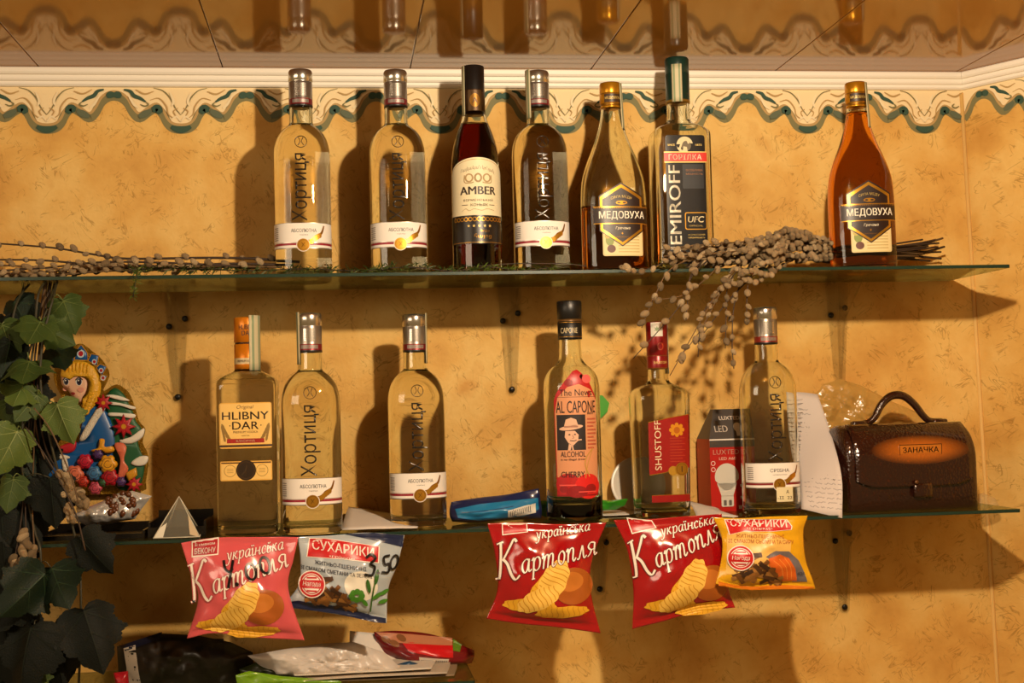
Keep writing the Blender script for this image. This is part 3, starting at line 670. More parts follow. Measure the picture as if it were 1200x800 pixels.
for k in range(9): A.rect(.0145, .100+k*.0049, .0285-(.004 if k % 3 == 0 else 0), .1022+k*.0049, mat('#b0583c', .5))
A.text('BEST', .0200, .1480, .0028, nk, w=.010, bold=.02)
A.text('ALCOHOL', -.006, .0930, .0075, nk, w=.034, bold=.03); A.text('is no illegal drink!', -.006, .0855, .0036, nk, w=.034, bold=.02)
A.ell(-.014, .052, .017, .015, rd); A.ell(.014, .049, .019, .017, mat('#d0201e', .35)); A.ell(-.002, .042, .015, .008, rd2); A.ell(.018, .046, .008, .006, rd2); A.ell(-.020, .046, .006, .005, rd2)
A.line(cr([(.016, .062, 0), (.010, .078, 0), (.013, .090, 0), (.022, .1005, 0)], 5), .0014, mat('#b58a3a', .5)); A.line(cr([(.010, .060, 0), (.014, .080, 0), (.022, .1005, 0)], 5), .0010, mat('#b58a3a', .5)); A.text('CHERRY', -.007, .0655, .0080, nk, w=.032, bold=.035)
A.rect(-.030, .036, .030, .0385, rd2); A.rect(-.026, .050, -.003, .052, mat('#e05048', .35)); A.rect(.0, .041, .026, .0425, mat('#e05048', .35))
B.print_(A, 'label_front')

# cut-corner bottle with a red slanted label
x = W(776, 605, -.13).x
B = Bottle('vodka_bottle', x, -.130, S2T, 'empty angular bottle with dark red cap and slanted red label',
    [(0, .032, .026, 4), (.003, .0345, .0285, 4.5), (.009, .0355, .030, 5), (.05, .0362, .0305, 5.5), (.12, .0375, .0315, 5.5), (.163, .0382, .032, 5.5), (.171, .0378, .0315, 5), (.1775, .0345, .0295, 4), (.1825, .0270, .0245, 3), (.1860, .0195, .0190, 2.3), (.190, .0155, .0155, 2), (.198, .0143, .0143, 2), (.215, .0140, .0140, 2), (.255, .0135, .0135, 2)], None, t=.0034, rz=.08)
rc = mat('#7d0f12', .3, metal=.25); B.cap([(.0148, .2065), (.0150, .2085), (.0150, .224), (.0146, .2248), (.0150, .2256), (.0150, .270), (.0138, .2725), (.009, .2730)], [rc, mat('#8a5a2a', .3, metal=.6)], [1, 0, 0, 1, 0, 0, 0])
A = Art(); A.rect(-.013, .252, .004, .2715, mat('#cfc6b6', .5)); A.star(-.004, .262, .005, STRIPINK, n=6); A.text('SHUSTOFF', 0, .2155, .0035, PALEGOLD, w=.020); A.ell(0, .238, .0045, .0055, mat('#9a3a20', .35)); A.ell(0, .238, .003, .004, rc)
A.build('cap_print', lambda u, v, l: Vector(((.0150+l)*math.sin(u/.0150), -(.0150+l)*math.cos(u/.0150), v)), B.o, off=.0003, cut=.002)
B.strip((.0152, .0153), .200, .268, 58, 100)
lr = mat('#8e1210', .35); A = Art(); A.poly([(-.026, .061), (-.003, .064), (.004, .067), (.034, .070), (.034, .143), (.004, .139), (-.026, .133)], lr); A.line([(-.026, .133), (.004, .139), (.034, .143)], .0010, GOLD); A.line([(-.026, .061), (-.003, .064), (.004, .067)], .0010, GOLD)
A.text('SHUSTOFF', -.0130, .1015, .0092, mat('#d9c7a4', .4), w=.068, rot=PI/2, bold=-.004)
for k in range(9): A.rect(.004, .0785+k*.0040, .026-.004*(k % 2), .0790+k*.0040, mat('#b5502a', .4))
A.ell(.0145, .1220, .0085, .0070, mat('#d08a1c', .35, metal=.2)); [A.ell(.0145+.0085*math.cos(q*PI/4), .1220+.0072*math.sin(q*PI/4), .0028, .0028, mat('#d08a1c', .35, metal=.2), n=10) for q in range(8)]; A.ell(.0145, .1215, .0045, .0045, mat('#a85a12', .35))
A.ell(.0080, .0660, .0070, .0065, mat('#b98a2a', .35, metal=.3)); A.ell(.0205, .0680, .0095, .0092, GOLD); A.ring(.0205, .0680, .0075, .0006, DKGOLD); A.text('1', .0205, .0680, .0080, BROWN)
A.rect(-.0235, .0235, .033, .0335, lr); A.rect(-.0235, .0330, .033, .0337, GOLD); A.text('SHUSTOFF', .014, .050, .0028, CREAM, w=.016, rot=PI/2)
B.print_(A, 'label_front', cut=.006)

#==PART3==
# ------------------------------------------------------------------ snack packets clipped to the edge of the lower shelf
def coons(top, bottom, left, right, nu, nv):
    """grid of photo positions inside four edge lines"""
    def rs(P, n):
        P = cr([Vector((a, b_, 0)) for a, b_ in P], 8); L_ = [0]
        for a, b_ in zip(P, P[1:]): L_.append(L_[-1]+(b_-a).length)
        return [(float(np.interp(t*L_[-1], L_, [p.x for p in P])), float(np.interp(t*L_[-1], L_, [p.y for p in P]))) for t in np.linspace(0, 1, n)]
    T, B_ = rs(top, nu), rs(bottom, nu); L_, R_ = rs(left, nv), rs(right, nv); G = []
    for j in range(nv):
        v = j/(nv-1); row = []
        for i in range(nu):
            u = i/(nu-1)
            q = []
            for k in (0, 1):
                q.append((1-v)*T[i][k]+v*B_[i][k]+(1-u)*L_[j][k]+u*R_[j][k]-((1-u)*(1-v)*T[0][k]+u*(1-v)*T[-1][k]+(1-u)*v*B_[0][k]+u*v*B_[-1][k]))
            row.append(q)
        G.append(row)
    return G
def packet(name, label, cat, group, edges, Y, depth, front, art, back=None, wr=.0038, seed=1, seal=.07, mats_seal=None, tilt=0, nu=72, nv=66, sealfold=0):
    """filled foil packet: bulging front and back, flat crimped seals top and bottom"""
    G = coons(*edges, nu, nv)
    c = W(*G[nv//2][nu//2], Y); o = thing(name, c, label, cat, group)
    def bulge(u, v):
        vv = (v-seal)/(1-2*seal)
        if vv <= 0 or vv >= 1: return 0
        return (math.sin(PI*u)**.75)*(math.sin(PI*vv**1.35)**.6)
    def pt(i, j, side):
        u, v = i/(nu-1), j/(nv-1); p = W(G[j][i][0], G[j][i][1], Y)
        b_ = bulge(u, v)
        e = 1-min(1, 4*u*(1-u)*1.0)
        wrk = wr*(noise.noise(Vector((u*5+seed, v*5, seed*2.3)))+.4*noise.noise(Vector((u*8, v*8+seed, seed))))*(.35+b_)
        crimp = .0003*(-1)**j if b_ == 0 else 0
        pucker = .0035*math.sin(u*17+seed)*e*math.exp(-((v-.15)/.18)**2)+.0035*math.sin(u*15+seed*2)*e*math.exp(-((v-.85)/.18)**2)
        d = depth*b_ if side else -.55*depth*b_
        y = p.y-(d+wrk+crimp+pucker)-tilt*(v-.1) if side else p.y-(d+wrk*.4+crimp+pucker)-tilt*(v-.1)+.0006
        return Vector((p.x, y, p.z))
    V = []; F = []; mi = []
    for side in (1, 0):
        b0 = len(V)
        for j in range(nv):
            for i in range(nu): V.append(pt(i, j, side))
        for j in range(nv-1):
            for i in range(nu-1):
                a = b0+j*nu+i; q = (a, a+nu, a+nu+1, a+1)
                F.append(q if side else q[::-1]); v = j/(nv-1)
                mi.append((0 if side else 1))
    n0 = nu*nv
    rim = [i for i in range(nu)]+[j*nu+nu-1 for j in range(1, nv)]+[(nv-1)*nu+i for i in range(nu-2, -1, -1)]+[j*nu for j in range(nv-2, 0, -1)]
    for a, b_ in zip(rim, rim[1:]+rim[:1]): F.append((a, b_, n0+b_, n0+a)); mi.append(0)
    tree = BVHTree.FromPolygons(V, [f for f, m_ in zip(F, mi) if m_ == 0])
    body = mesh('foil_body', [v-c for v in V], F, [front, back or front], o, mi)
    if art: art.build('printed_front', on_bvh(tree, Y, c), o, off=.0006, step=.00004, cut=1.5, cutv=1.5)
    return o
def foil(name, h, h2, cx, cy, Y, r, rough=.22):
    """printed foil: one colour glowing out into another around a point of the packet"""
    m = bpy.data.materials.new(name); m.use_nodes = True; N = m.node_tree.nodes; L = m.node_tree.links; b = N['Principled BSDF']
    b.inputs['Roughness'].default_value = rough; b.inputs['Specular IOR Level'].default_value = .6; b.inputs['Coat Weight'].default_value = .5; b.inputs['Coat Roughness'].default_value = .1
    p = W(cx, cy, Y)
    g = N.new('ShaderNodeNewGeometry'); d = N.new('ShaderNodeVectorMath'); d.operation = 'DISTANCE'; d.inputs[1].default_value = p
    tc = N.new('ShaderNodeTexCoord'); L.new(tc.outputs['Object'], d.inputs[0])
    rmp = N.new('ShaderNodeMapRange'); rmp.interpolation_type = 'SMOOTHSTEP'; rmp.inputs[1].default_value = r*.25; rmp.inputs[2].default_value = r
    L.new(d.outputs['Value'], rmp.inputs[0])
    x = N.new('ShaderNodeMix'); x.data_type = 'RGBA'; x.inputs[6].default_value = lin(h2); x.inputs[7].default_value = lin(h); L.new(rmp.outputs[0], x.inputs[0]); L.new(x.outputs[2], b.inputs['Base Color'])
    return m
# hand-lettered italics: pen strokes on a unit body, x to the right, y up
PEN = {
 'K': (1.0, [[(.30, 1), (.22, .55), (.08, .05), (-.04, 0)], [(.12, .98), (.30, 1), (.42, 1.0)], [(.98, .93), (.88, 1.02), (.70, .86), (.36, .55), (.26, .50)], [(.30, .53), (.46, .36), (.56, .05), (.70, -.10), (.90, 0)], [(-.10, 0), (.10, .0)]]),
 'a': (.55, [[(.44, .50), (.30, .56), (.10, .40), (.06, .14), (.16, .0), (.30, .10), (.42, .42), (.46, .56)], [(.46, .56), (.38, .14), (.42, .02), (.54, .10)]]),
 'p': (.56, [[(.04, .44), (.14, .56), (.14, .40), (.02, -.34)], [(.12, .34), (.26, .54), (.42, .54), (.46, .36), (.38, .10), (.22, .0), (.10, .08)], [(-.06, -.34), (.12, -.34)]]),
 'm': (.86, [[(.02, .44), (.12, .56), (.12, .40), (.04, 0)], [(.11, .32), (.24, .54), (.36, .54), (.36, .38), (.28, 0)], [(.35, .32), (.48, .54), (.62, .54), (.62, .38), (.56, .10), (.62, .0), (.76, .12)]]),
 'o': (.52, [[(.30, .56), (.12, .42), (.06, .16), (.18, 0), (.34, .12), (.42, .40), (.32, .56)]]),
 'n': (.60, [[(.02, .44), (.12, .56), (.12, .40), (.04, 0)], [(.11, .32), (.26, .54), (.40, .54), (.40, .38), (.34, .10), (.40, 0), (.52, .12)]]),
 'l': (.58, [[(-.02, .04), (.08, .02), (.20, .26), (.34, .56)], [(.34, .56), (.36, .40), (.36, .10), (.42, 0), (.54, .10)]]),
 'q': (.58, [[(.46, .56), (.24, .58), (.10, .42), (.22, .28), (.40, .28)], [(.48, .56), (.42, .20), (.44, .02), (.56, .10)], [(.28, .28), (.16, .10), (.02, 0)]]),
 'u': (.54, [[(.06, .54), (.16, .50), (.20, .20), (.26, .06)], [(.46, .56), (.36, .20), (.22, -.20), (.06, -.34), (-.02, -.26)]]),
 'k': (.52, [[(.14, .56), (.04, 0)], [(.44, .54), (.36, .56), (.22, .34), (.10, .28)], [(.14, .30), (.28, .18), (.34, .02), (.46, .06)]]),
 'i': (.30, [[(.04, .44), (.14, .56), (.10, .12), (.16, 0), (.28, .10)], [(.06, .74), (.09, .74)], [(.22, .74), (.25, .74)]]),
 'h': (.60, [[(.14, .56), (.04, 0)], [(.48, .56), (.40, .12), (.44, 0), (.56, .10)], [(.10, .28), (.44, .32)]]),
 'c': (.44, [[(.40, .46), (.28, .57), (.10, .42), (.06, .14), (.18, 0), (.36, .12)]]),
 'b': (.46, [[(.14, .56), (.06, .10), (.16, 0), (.32, .08), (.36, .24), (.24, .32), (.10, .26)]]),
 'j': (.46, [[(.14, .56), (.06, .10), (.16, 0), (.32, .08), (.36, .24), (.24, .32), (.10, .26)], [(.14, .74), (.24, .66), (.34, .76)]]),
}
def pen_word(A, word, x0, y0, x1, y1, h, m, wd, outline=None, big=None):
    """word from (x0,y0) to (x1,y1) along its base line, photo-space, y down; h = height of a capital"""
    tot = sum(PEN[c][0]*(1.25 if (big and k == 0) else 1) for k, c in enumerate(word)); L_ = math.hypot(x1-x0, y1-y0); ux, uy = (x1-x0)/L_, (y1-y0)/L_
    sx = L_/tot
    for pas in ((outline, 1.6), (m, 1.0)):
        if pas[0] is None: continue
        X = 0
        for k, c in enumerate(word):
            s_ = 1.25 if (big and k == 0) else 1
            for st in PEN[c][1]:
                P = cr([Vector((X+a*sx*s_+(b_*h*.16), b_*h*(big if (big and k == 0) else 1)-(.10*h*(big-1) if (big and k == 0) else 0), 0)) for a, b_ in st], 5)
                Q = [(x0+ux*p.x+uy*p.y, y0+uy*p.x-ux*p.y) for p in P]
                if len(st) == 2 and st[0][1] > .7 and c in 'i': A.ell(Q[0][0], Q[0][1], wd*.6*pas[1], wd*.6*pas[1], pas[0], n=8)
                else: A.line(Q, wd*pas[1]*(1.5 if (big and k == 0) else 1), pas[0], nib=(-.6, .35 if pas[1] == 1 else .7))
            X += PEN[c][0]*sx*s_
def chips(A, ox, oy, s, wave, rot=0, pk=None):
    """printed picture: a pile of ridged crisps before a potato"""
    c, q = math.cos(rot), math.sin(rot)
    T = lambda x, y: (ox+(x*c-y*q)*s, oy+(x*q+y*c)*s)
    pot = mat('#a4561a', .4); pot2 = mat('#c2742a', .4); y1 = mat('#e2a82a', .4); y2 = mat('#c98a1c', .4); y3 = mat('#eec057', .4)
    A.poly([T(66+34*math.cos(a)*1.0, 22+30*math.sin(a)) for a in np.linspace(0, 2*PI, 30)[:-1]], pot); A.poly([T(62+22*math.cos(a), 14+16*math.sin(a)) for a in np.linspace(0, 2*PI, 24)[:-1]], pot2)
    def crisp(cx, cy, rx, ry, r, m):
        P = []
        for k in range(40):
            a = 2*PI*k/40; rr = 1+.045*math.sin(9*a)
            x, y = rx*rr*math.cos(a), ry*rr*math.sin(a); P.append(T(cx+x*math.cos(r)-y*math.sin(r), cy+x*math.sin(r)+y*math.cos(r)))
        A.poly(P, m)
        for k in range(-4, 5):
            t = k/5; hh = ry*math.sqrt(max(0, 1-t*t))*.92
            x = rx*t; L_ = [(cx+(x+1.5*math.sin(u*3))*math.cos(r)-u*hh*math.sin(r), cy+(x+1.5*math.sin(u*3))*math.sin(r)+u*hh*math.cos(r)) for u in np.linspace(-1, 1, 7)]
            A.line([T(*p) for p in L_], 1.4*s, y2)
    crisp(-8, 44, 42, 11, .12, y1); crisp(22, 20, 42, 20, -.75, y1); crisp(34, 10, 38, 21, -.95, y3); crisp(8, 36, 38, 17, -.35, y3); crisp(44, 62, 44, 10, .05, y1)
wht = mat('#efe2d4', .35); shade = mat('#5a0d0c', .4)
def kartoplya(A, pts, x0, y0, x1, y1, h, ux0, uy0, ux1, uy1, uh, stamp, chip, rot, inner, shade=shade):
    """pts: corner stamp quad"""
    A.poly(stamp, wht); cx = sum(p[0] for p in stamp)/4; cy = sum(p[1] for p in stamp)/4
    A.poly([(cx+(p[0]-cx)*.92, cy+(p[1]-cy)*.84) for p in stamp], inner)
    chips(A, chip[0], chip[1], chip[2], 0, rot)
    pen_word(A, 'ukpaihcjka'.replace('cj', 'cj'), ux0, uy0, ux1, uy1, uh, wht, 1.3, shade)
    pen_word(A, 'Kapmonlq', x0, y0, x1, y1, h, wht, 2.1, shade, big=1.55)
TP = mat('#cfc4a6', .15, alpha=.5)
# pink packet, price written on it in black marker
red1 = mat('#b3171b', .35); YB = -.212
A = Art(True)
stamp = [(224.5, 634), (256.5, 629), (256.5, 649), (224.5, 653)]
kartoplya(A, None, 226, 703, 339, 663, 27, 266, 656, 333, 643, 15, stamp, (262, 700, .70), -.12, mat('#b0202a', .35), mat('#a8484c', .4))
A.text('зі смаком', 240, 637, 3.5, wht, w=24, slope=-.12); A.text('БЕКОНУ', 240.5, 644.5, 6.5, wht, w=25, bold=.02, slope=-.12)
mk = mat('#120c0a', .3)
A.line(cr([(263, 655, 0), (265, 664, 0), (270, 668, 0), (274, 664, 0)], 5), 3.0, mk); A.line(cr([(274, 655, 0), (272, 668, 0), (269, 687, 0)], 5), 3.2, mk); A.ell(279, 682, 2.4, 2.4, mk)
for cx, cy in ((295, 668), (311, 661)): A.line([(cx+5.6*math.cos(a)+1.5*math.sin(a), cy+9.2*math.sin(a)) for a in np.linspace(0, 2*PI, 22)], 3.0, mk)
packet('snack_packet', 'pink crisp packet with 4.00 written in black marker, leftmost under the lower shelf', 'snack packet', 'snack packets hung from the lower shelf',
    ([(212, 636), (250, 630), (300, 629), (350, 629)], [(219, 748), (250, 742), (300, 747), (357, 750)], [(212, 636), (222, 668), (232, 700), (219, 748)], [(350, 629), (344, 655), (338, 690), (357, 750)]),
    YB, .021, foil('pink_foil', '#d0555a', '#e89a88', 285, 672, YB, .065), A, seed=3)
# two plain red packets; outer red deepened for print vignette and bottom shade
A = Art(True)
kartoplya(A, None, 583, 676, 700, 649, 26, 627, 631, 692, 621, 13, [(588, 613.5), (617.5, 612.5), (618.5, 623), (588.5, 627)], (621, 675, .72), -.12, red1)
packet('snack_packet', 'red crisp packet hanging directly below the cherry liqueur bottle', 'snack packet', 'snack packets hung from the lower shelf',
    ([(571, 613), (610, 612), (660, 614), (711, 612)], [(570, 725), (612, 731), (655, 735), (704, 742)], [(571, 613), (580, 650), (583, 690), (570, 725)], [(711, 612), (695, 652), (692, 690), (704, 742)]),
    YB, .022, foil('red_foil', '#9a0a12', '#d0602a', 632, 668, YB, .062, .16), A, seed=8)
A = Art(True)
kartoplya(A, None, 743, 674, 848, 628, 26, 773, 627, 838, 613, 13, [(734, 606), (764, 609.5), (769, 618), (740, 625.5)], (783, 676, .70), -.2, red1)
packet('snack_packet', 'red crisp packet half covered by the yellow rusk packet', 'snack packet', 'snack packets hung from the lower shelf',
    ([(719, 609), (760, 608), (800, 605), (846, 602)], [(741, 737), (780, 727), (820, 716), (862, 712)], [(719, 609), (735, 645), (742, 690), (741, 737)], [(846, 602), (850, 640), (852, 680), (862, 712)]),
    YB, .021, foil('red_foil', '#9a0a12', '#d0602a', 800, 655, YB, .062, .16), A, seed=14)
# rusk packets
def rusk(A, banner, t1, gr, l1, l2, badge, sl, ink, txt2, w1, w2, bc):
    rb = mat('#c01a1c', .35); A.poly(banner, wht); cx = sum(p[0] for p in banner)/len(banner); cy = sum(p[1] for p in banner)/len(banner); A.poly([(cx+(p[0]-cx)*.97, cy+(p[1]-cy)*.93) for p in banner], rb)
    A.text('СУХАРИКИ', t1[0], t1[1], t1[2], wht, w=t1[3], bold=.04, slope=sl); A.text('•грінки•', gr[0], gr[1], 4.2, wht, w=30, bold=.02, slope=sl)
    A.text('ЖИТНЬО-ПШЕНИЧНІ', l1[0], l1[1], 4.6, ink, w=w1, bold=.02, slope=sl); A.text(txt2, l2[0], l2[1], 4.6, ink, w=w2, bold=.02, slope=sl)
    # heap of rusks
    random.seed(5)
    for k in range(46):
        t = random.random(); x = bc[0]+9+t*(bc[2]-12); y = bc[1]+bc[3]*t-3-random.random()**1.3*(6+24*math.sin(PI*min(1, t*1.05))**1.2); a = random.choice((-.7, -.3, .25, .6, .9))+random.uniform(-.2, .2); L_ = 7; cw = 2.4
        c, q = math.cos(a), math.sin(a)
        A.poly([(x-L_*c+cw*q, y-L_*q-cw*c), (x+L_*c+cw*q, y+L_*q-cw*c), (x+L_*c-cw*q, y+L_*q+cw*c), (x-L_*c-cw*q, y-L_*q+cw*c)], mat(['#6b4218', '#8a5a24', '#4e2e12', '#9a6a30', '#3a2210'][k % 5], .5))
    bx, by, r = badge; A.ell(bx, by, r*1.06, r*1.06, wht); A.ell(bx, by, r*.98, r*.98, rb); A.ell(bx, by, r*.82, r*.82, wht); A.ell(bx, by, r*.76, r*.76, mat('#b8423a', .4)); A.ell(bx, by, r*.68, r*.68, wht)
    A.rect(bx-r*.92, by-r*.32, bx+r*.92, by+r*.32, rb); A.text('Нагода', bx, by, r*.42, wht, w=r*1.4, bold=.02, shear=.15); A.rect(bx-r*.4, by-r*.55, bx+r*.4, by-r*.42, rb); A.rect(bx-r*.4, by+r*.45, bx+r*.4, by+r*.58, rb)
navy = mat('#1c2444', .3); A = Art(True)
A.poly([(404, 625.5), (440, 624), (473, 627), (472, 641), (440, 633)], navy)
A.poly([(340, 705), (350, 703), (400, 710), (440, 722), (452, 724), (452, 730), (440, 729), (395, 719), (342, 712)], navy)
A.ell(423, 685, 20, 17, mat('#e4ddcc', .4), rot=.4)
rusk(A, [(362, 630), (380, 630), (415, 635), (445, 639.5), (444, 659), (400, 654), (359, 652)], (402, 642, 11, 72), (401, 652.5), (399, 661.5), (394, 669), (365.5, 683, 15), .13, mat('#2a2638', .4), 'ЗІ СМАКОМ СМЕТАНИ ТА ЗЕЛЕНІ', 60, 84, (349, 704, 68, 12))
gn = mat('#3f7a22', .4); gn2 = mat('#2c5c1a', .4)
for k in range(9): A.ell(418+6*math.cos(k*.8), 696+5*math.sin(k*.8), 3.6, 3.6, gn, n=9)
for x, y, a, L_ in ((433, 692, -1.75, 14), (440, 682, -1.4, 15), (437, 700, -.6, 12), (444, 705, -.3, 10), (430, 708, -2.2, 9), (446, 695, -.5, 10)): A.ell(x+L_*.5*math.cos(a), y+L_*.5*math.sin(a), L_*.6, 2.4, gn2 if L_ > 12 else gn, n=14, rot=a)
A.line([(434, 716), (436, 700), (440, 676)], 1.4, gn2)
A.line(cr([(429, 652, 0), (435, 648, 0), (440, 653, 0), (434, 659, 0), (439, 663, 0), (436, 672, 0), (427, 671, 0)], 5), 2.8, mk)
A.line(cr([(457, 650, 0), (450, 652, 0), (451, 660, 0), (456, 660, 0), (455, 669, 0), (447, 669, 0)], 5), 2.6, mk); A.line([(462+4.2*math.cos(a)-2*math.sin(a), 658+8*math.sin(a)) for a in np.linspace(0, 2*PI, 20)], 2.5, mk); A.ell(443, 670, 1.8, 1.8, mk)
packet('snack_packet', 'pale blue rusk packet with 3.50 written on it, beside the pink crisp packet', 'snack packet', 'snack packets hung from the lower shelf',
    ([(349, 629), (390, 627), (430, 624), (474, 627)], [(332, 709), (372, 716), (410, 722), (453, 730)], [(349, 629), (352, 655), (350, 685), (332, 709)], [(474, 627), (466, 660), (455, 690), (453, 730)]),
    -.207, .017, mat('#a9b2b8', .22, coat=.5), A, seed=21, back=navy)
A = Art(True); orange = mat('#d2720e', .35)
A.poly([(842, 681), (860, 685), (880, 687), (915, 685), (953, 687), (954, 690), (915, 690), (880, 691), (842, 686)], orange)
A.poly([(850, 672), (851, 624), (870, 622), (905, 624), (925, 634), (922, 660), (890, 672)], mat('#e2b45c', .4))
A.poly([(893, 651), (905, 644), (922, 645), (934, 656), (941, 670), (945, 681), (928, 681), (915, 662)], mat('#6a6468', .35)); A.poly([(896, 653), (910, 648), (922, 653), (930, 666), (933, 680), (905, 680), (897, 668)], mat('#d2601a', .4))
for k in range(3): A.line(cr([(902+k*7, 655-k*1.5, 0), (912+k*6, 664, 0), (916+k*5, 678, 0)], 4), .8, mat('#e08a3c', .4))
rusk(A, [(848, 608), (880, 608), (922, 608), (927, 616), (926, 620), (905, 622), (870, 622), (853, 626)], (888, 612.5, 8.5, 66), (889, 618.8), (889, 627.5), (890, 633.5), (865, 652.5, 14), .02, mat('#b0561a', .4), 'ЗІ СМАКОМ СЬОМГИ ТА СИРУ', 56, 76, (848, 680, 66, 4))
A.text('40г', 936, 671, 4, mat('#2a2020', .4), w=9)
packet('snack_packet', 'yellow rusk packet with orange band, rightmost under the lower shelf', 'snack packet', 'snack packets hung from the lower shelf',
    ([(836, 606), (870, 607), (905, 605), (947, 604)], [(839, 684), (870, 691), (910, 688), (955, 690)], [(836, 606), (846, 630), (845, 660), (839, 684)], [(947, 604), (942, 625), (944, 655), (955, 690)]),
    -.232, .015, mat('#d9a012', .25, coat=.4), A, seed=31)

# ------------------------------------------------------------------ ceramic handbag money box
x0, x1 = W(983, 598, -.15).x, W(1146, 597, -.15).x; zb = S2T
def handbag():
    o = thing('ceramic_handbag', ((x0+x1)/2+.003, -.112, zb), 'glossy brown ceramic handbag money box with arched handle, right end of lower shelf', 'money box', rz=.06)
    hw = (x1-x0)/2*.96; H = .121; D = .047
    bump = dict(bump=.55, bscale=260)
    br = mat('#2b120a', .16, spec=.6, coat=.6, bump=.35, bscale=240)
    def section(t):          # side outline, flat bottom and rounded top
        pts = [(-D, .004), (-D*.97, .0), (D*.97, 0), (D, .004), (D, .066)]
        for k in range(0, 19):
            a = PI*k/18; pts.append((D*math.cos(a), .070+(H-.070)*math.sin(a)))
        pts.append((-D, .066)); return pts
    S_ = section(0)
    V, F = [], []; xs = [(-hw, .90), (-hw+.002, .955), (-hw+.006, .99), (-hw+.012, 1), (hw-.012, 1), (hw-.006, .99), (hw-.002, .955), (hw, .90)]
    xs = xs[:4]+[(-hw+.012+(2*hw-.024)*k/24, 1) for k in range(1, 24)]+xs[4:]
    for x, s_ in xs:
        for y, z in S_: V.append((x, y*s_, .058+(z-.058)*s_ if z > .004 else z))
    n = len(S_)
    for i in range(len(xs)-1):
        for k in range(n): F.append((i*n+k, (i+1)*n+k, (i+1)*n+(k+1) % n, i*n+(k+1) % n))
    F.append(tuple(range(n))); F.append(tuple((len(xs)-1)*n+k for k in reversed(range(n))))
    # airbrushed orange glaze round the name plate
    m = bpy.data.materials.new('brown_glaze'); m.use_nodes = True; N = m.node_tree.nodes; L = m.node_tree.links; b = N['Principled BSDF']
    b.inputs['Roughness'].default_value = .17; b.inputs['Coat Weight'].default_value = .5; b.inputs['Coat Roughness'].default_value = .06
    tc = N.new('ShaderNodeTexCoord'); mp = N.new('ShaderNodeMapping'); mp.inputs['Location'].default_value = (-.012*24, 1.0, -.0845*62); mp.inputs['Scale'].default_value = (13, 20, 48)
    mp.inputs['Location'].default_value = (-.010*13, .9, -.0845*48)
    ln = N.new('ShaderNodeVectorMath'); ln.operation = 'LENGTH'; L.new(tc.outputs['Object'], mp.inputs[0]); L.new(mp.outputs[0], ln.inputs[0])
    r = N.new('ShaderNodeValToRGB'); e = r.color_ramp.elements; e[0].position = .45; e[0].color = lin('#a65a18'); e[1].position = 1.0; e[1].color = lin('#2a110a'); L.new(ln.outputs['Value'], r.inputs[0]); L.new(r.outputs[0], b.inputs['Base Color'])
    n_ = N.new('ShaderNodeTexVoronoi'); n_.inputs['Scale'].default_value = 260; L.new(tc.outputs['Object'], n_.inputs['Vector'])
    bp = N.new('ShaderNodeBump'); bp.inputs['Strength'].default_value = .55; bp.inputs['Distance'].default_value = .0012; L.new(n_.outputs['Distance'], bp.inputs['Height']); L.new(bp.outputs[0], b.inputs['Normal'])
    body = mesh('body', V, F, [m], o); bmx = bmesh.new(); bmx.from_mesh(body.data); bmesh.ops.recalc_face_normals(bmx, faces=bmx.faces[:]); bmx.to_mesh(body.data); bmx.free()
    tree = BVHTree.FromPolygons([Vector(v) for v in V], F)
    # flap: a second skin over top and front with a rounded lower edge
    FV, FF, nf = [], [], 30
    prof = []
    for k in range(nf):
        t = k/(nf-1)
        if t < .45: a = PI*(.62+(1-.62)*t/.45); prof.append((D*math.cos(a), .070+(H-.070)*math.sin(a)))
        else: prof.append((-D, .070-(t-.45)/.55*.036))
    fw = hw-.010; nu = 26
    for i in range(nu):
        u = -1+2*i/(nu-1); x = fw*u
        for k, (y, z) in enumerate(prof):
            t = k/(nf-1)
            rz_ = .010*(abs(u)**8) if t > .45 else 0
            z2 = max(z, .034+rz_)
            nrm = Vector((y/D, (z-.070)/(H-.070))) if t < .45 else Vector((-1, 0)); nrm.normalize()
            FV.append((x, y+nrm.x*.0022, z2+nrm.y*.0022))
    for i in range(nu-1):
        for k in range(nf-1): FF.append((i*nf+k, i*nf+k+1, (i+1)*nf+k+1, (i+1)*nf+k))
    fl = mesh('flap', FV, FF, [m], o); md = fl.modifiers.new('s', 'SOLIDIFY'); md.thickness = .003; md.offset = 1
    ftree = BVHTree.FromPolygons([Vector(v) for v in FV], FF)
    def front(x, z, lift):
        h = ftree.ray_cast(Vector((x, -.2, z)), Vector((0, 1, 0)))
        if h[0] is None: h = tree.ray_cast(Vector((x, -.2, z)), Vector((0, 1, 0)))
        return Vector((x, (h[0].y if h[0] else -D)-lift, z))
    # raised name plate
    pl = bmesh.new(); yy = front(.010, .0845, 0).y
    box_bm(pl, -.0225, .0415, yy-.0040, yy+.004, .0770, .0925, .0012); plate = frombm('name_plate', pl, mat('#b3681c', .25, coat=.4), o); plate['label'] = 'orange name plate'
    A = Art(); dk = mat('#24100a', .25); A.text('ЗАНАЧКА', .0095, .0848, .0078, dk, w=.054, bold=.05)
    for a, b_, c, d in ((-.0225, .0770, .0415, .0778), (-.0225, .0917, .0415, .0925), (-.0225, .077, -.0217, .0925), (.0407, .077, .0415, .0925)): A.rect(a, b_, c, d, dk)
    A.build('plate_lettering', lambda u, v, l: Vector((u, yy-.0040-l, v)), plate, off=.0003)
    # tab with stud at the flap's edge
    tb = bmesh.new(); box_bm(tb, -.004, .024, -D-.0085, -D-.001, .018, .038, .003); tab = frombm('clasp_tab', tb, [m], o, smooth=True)
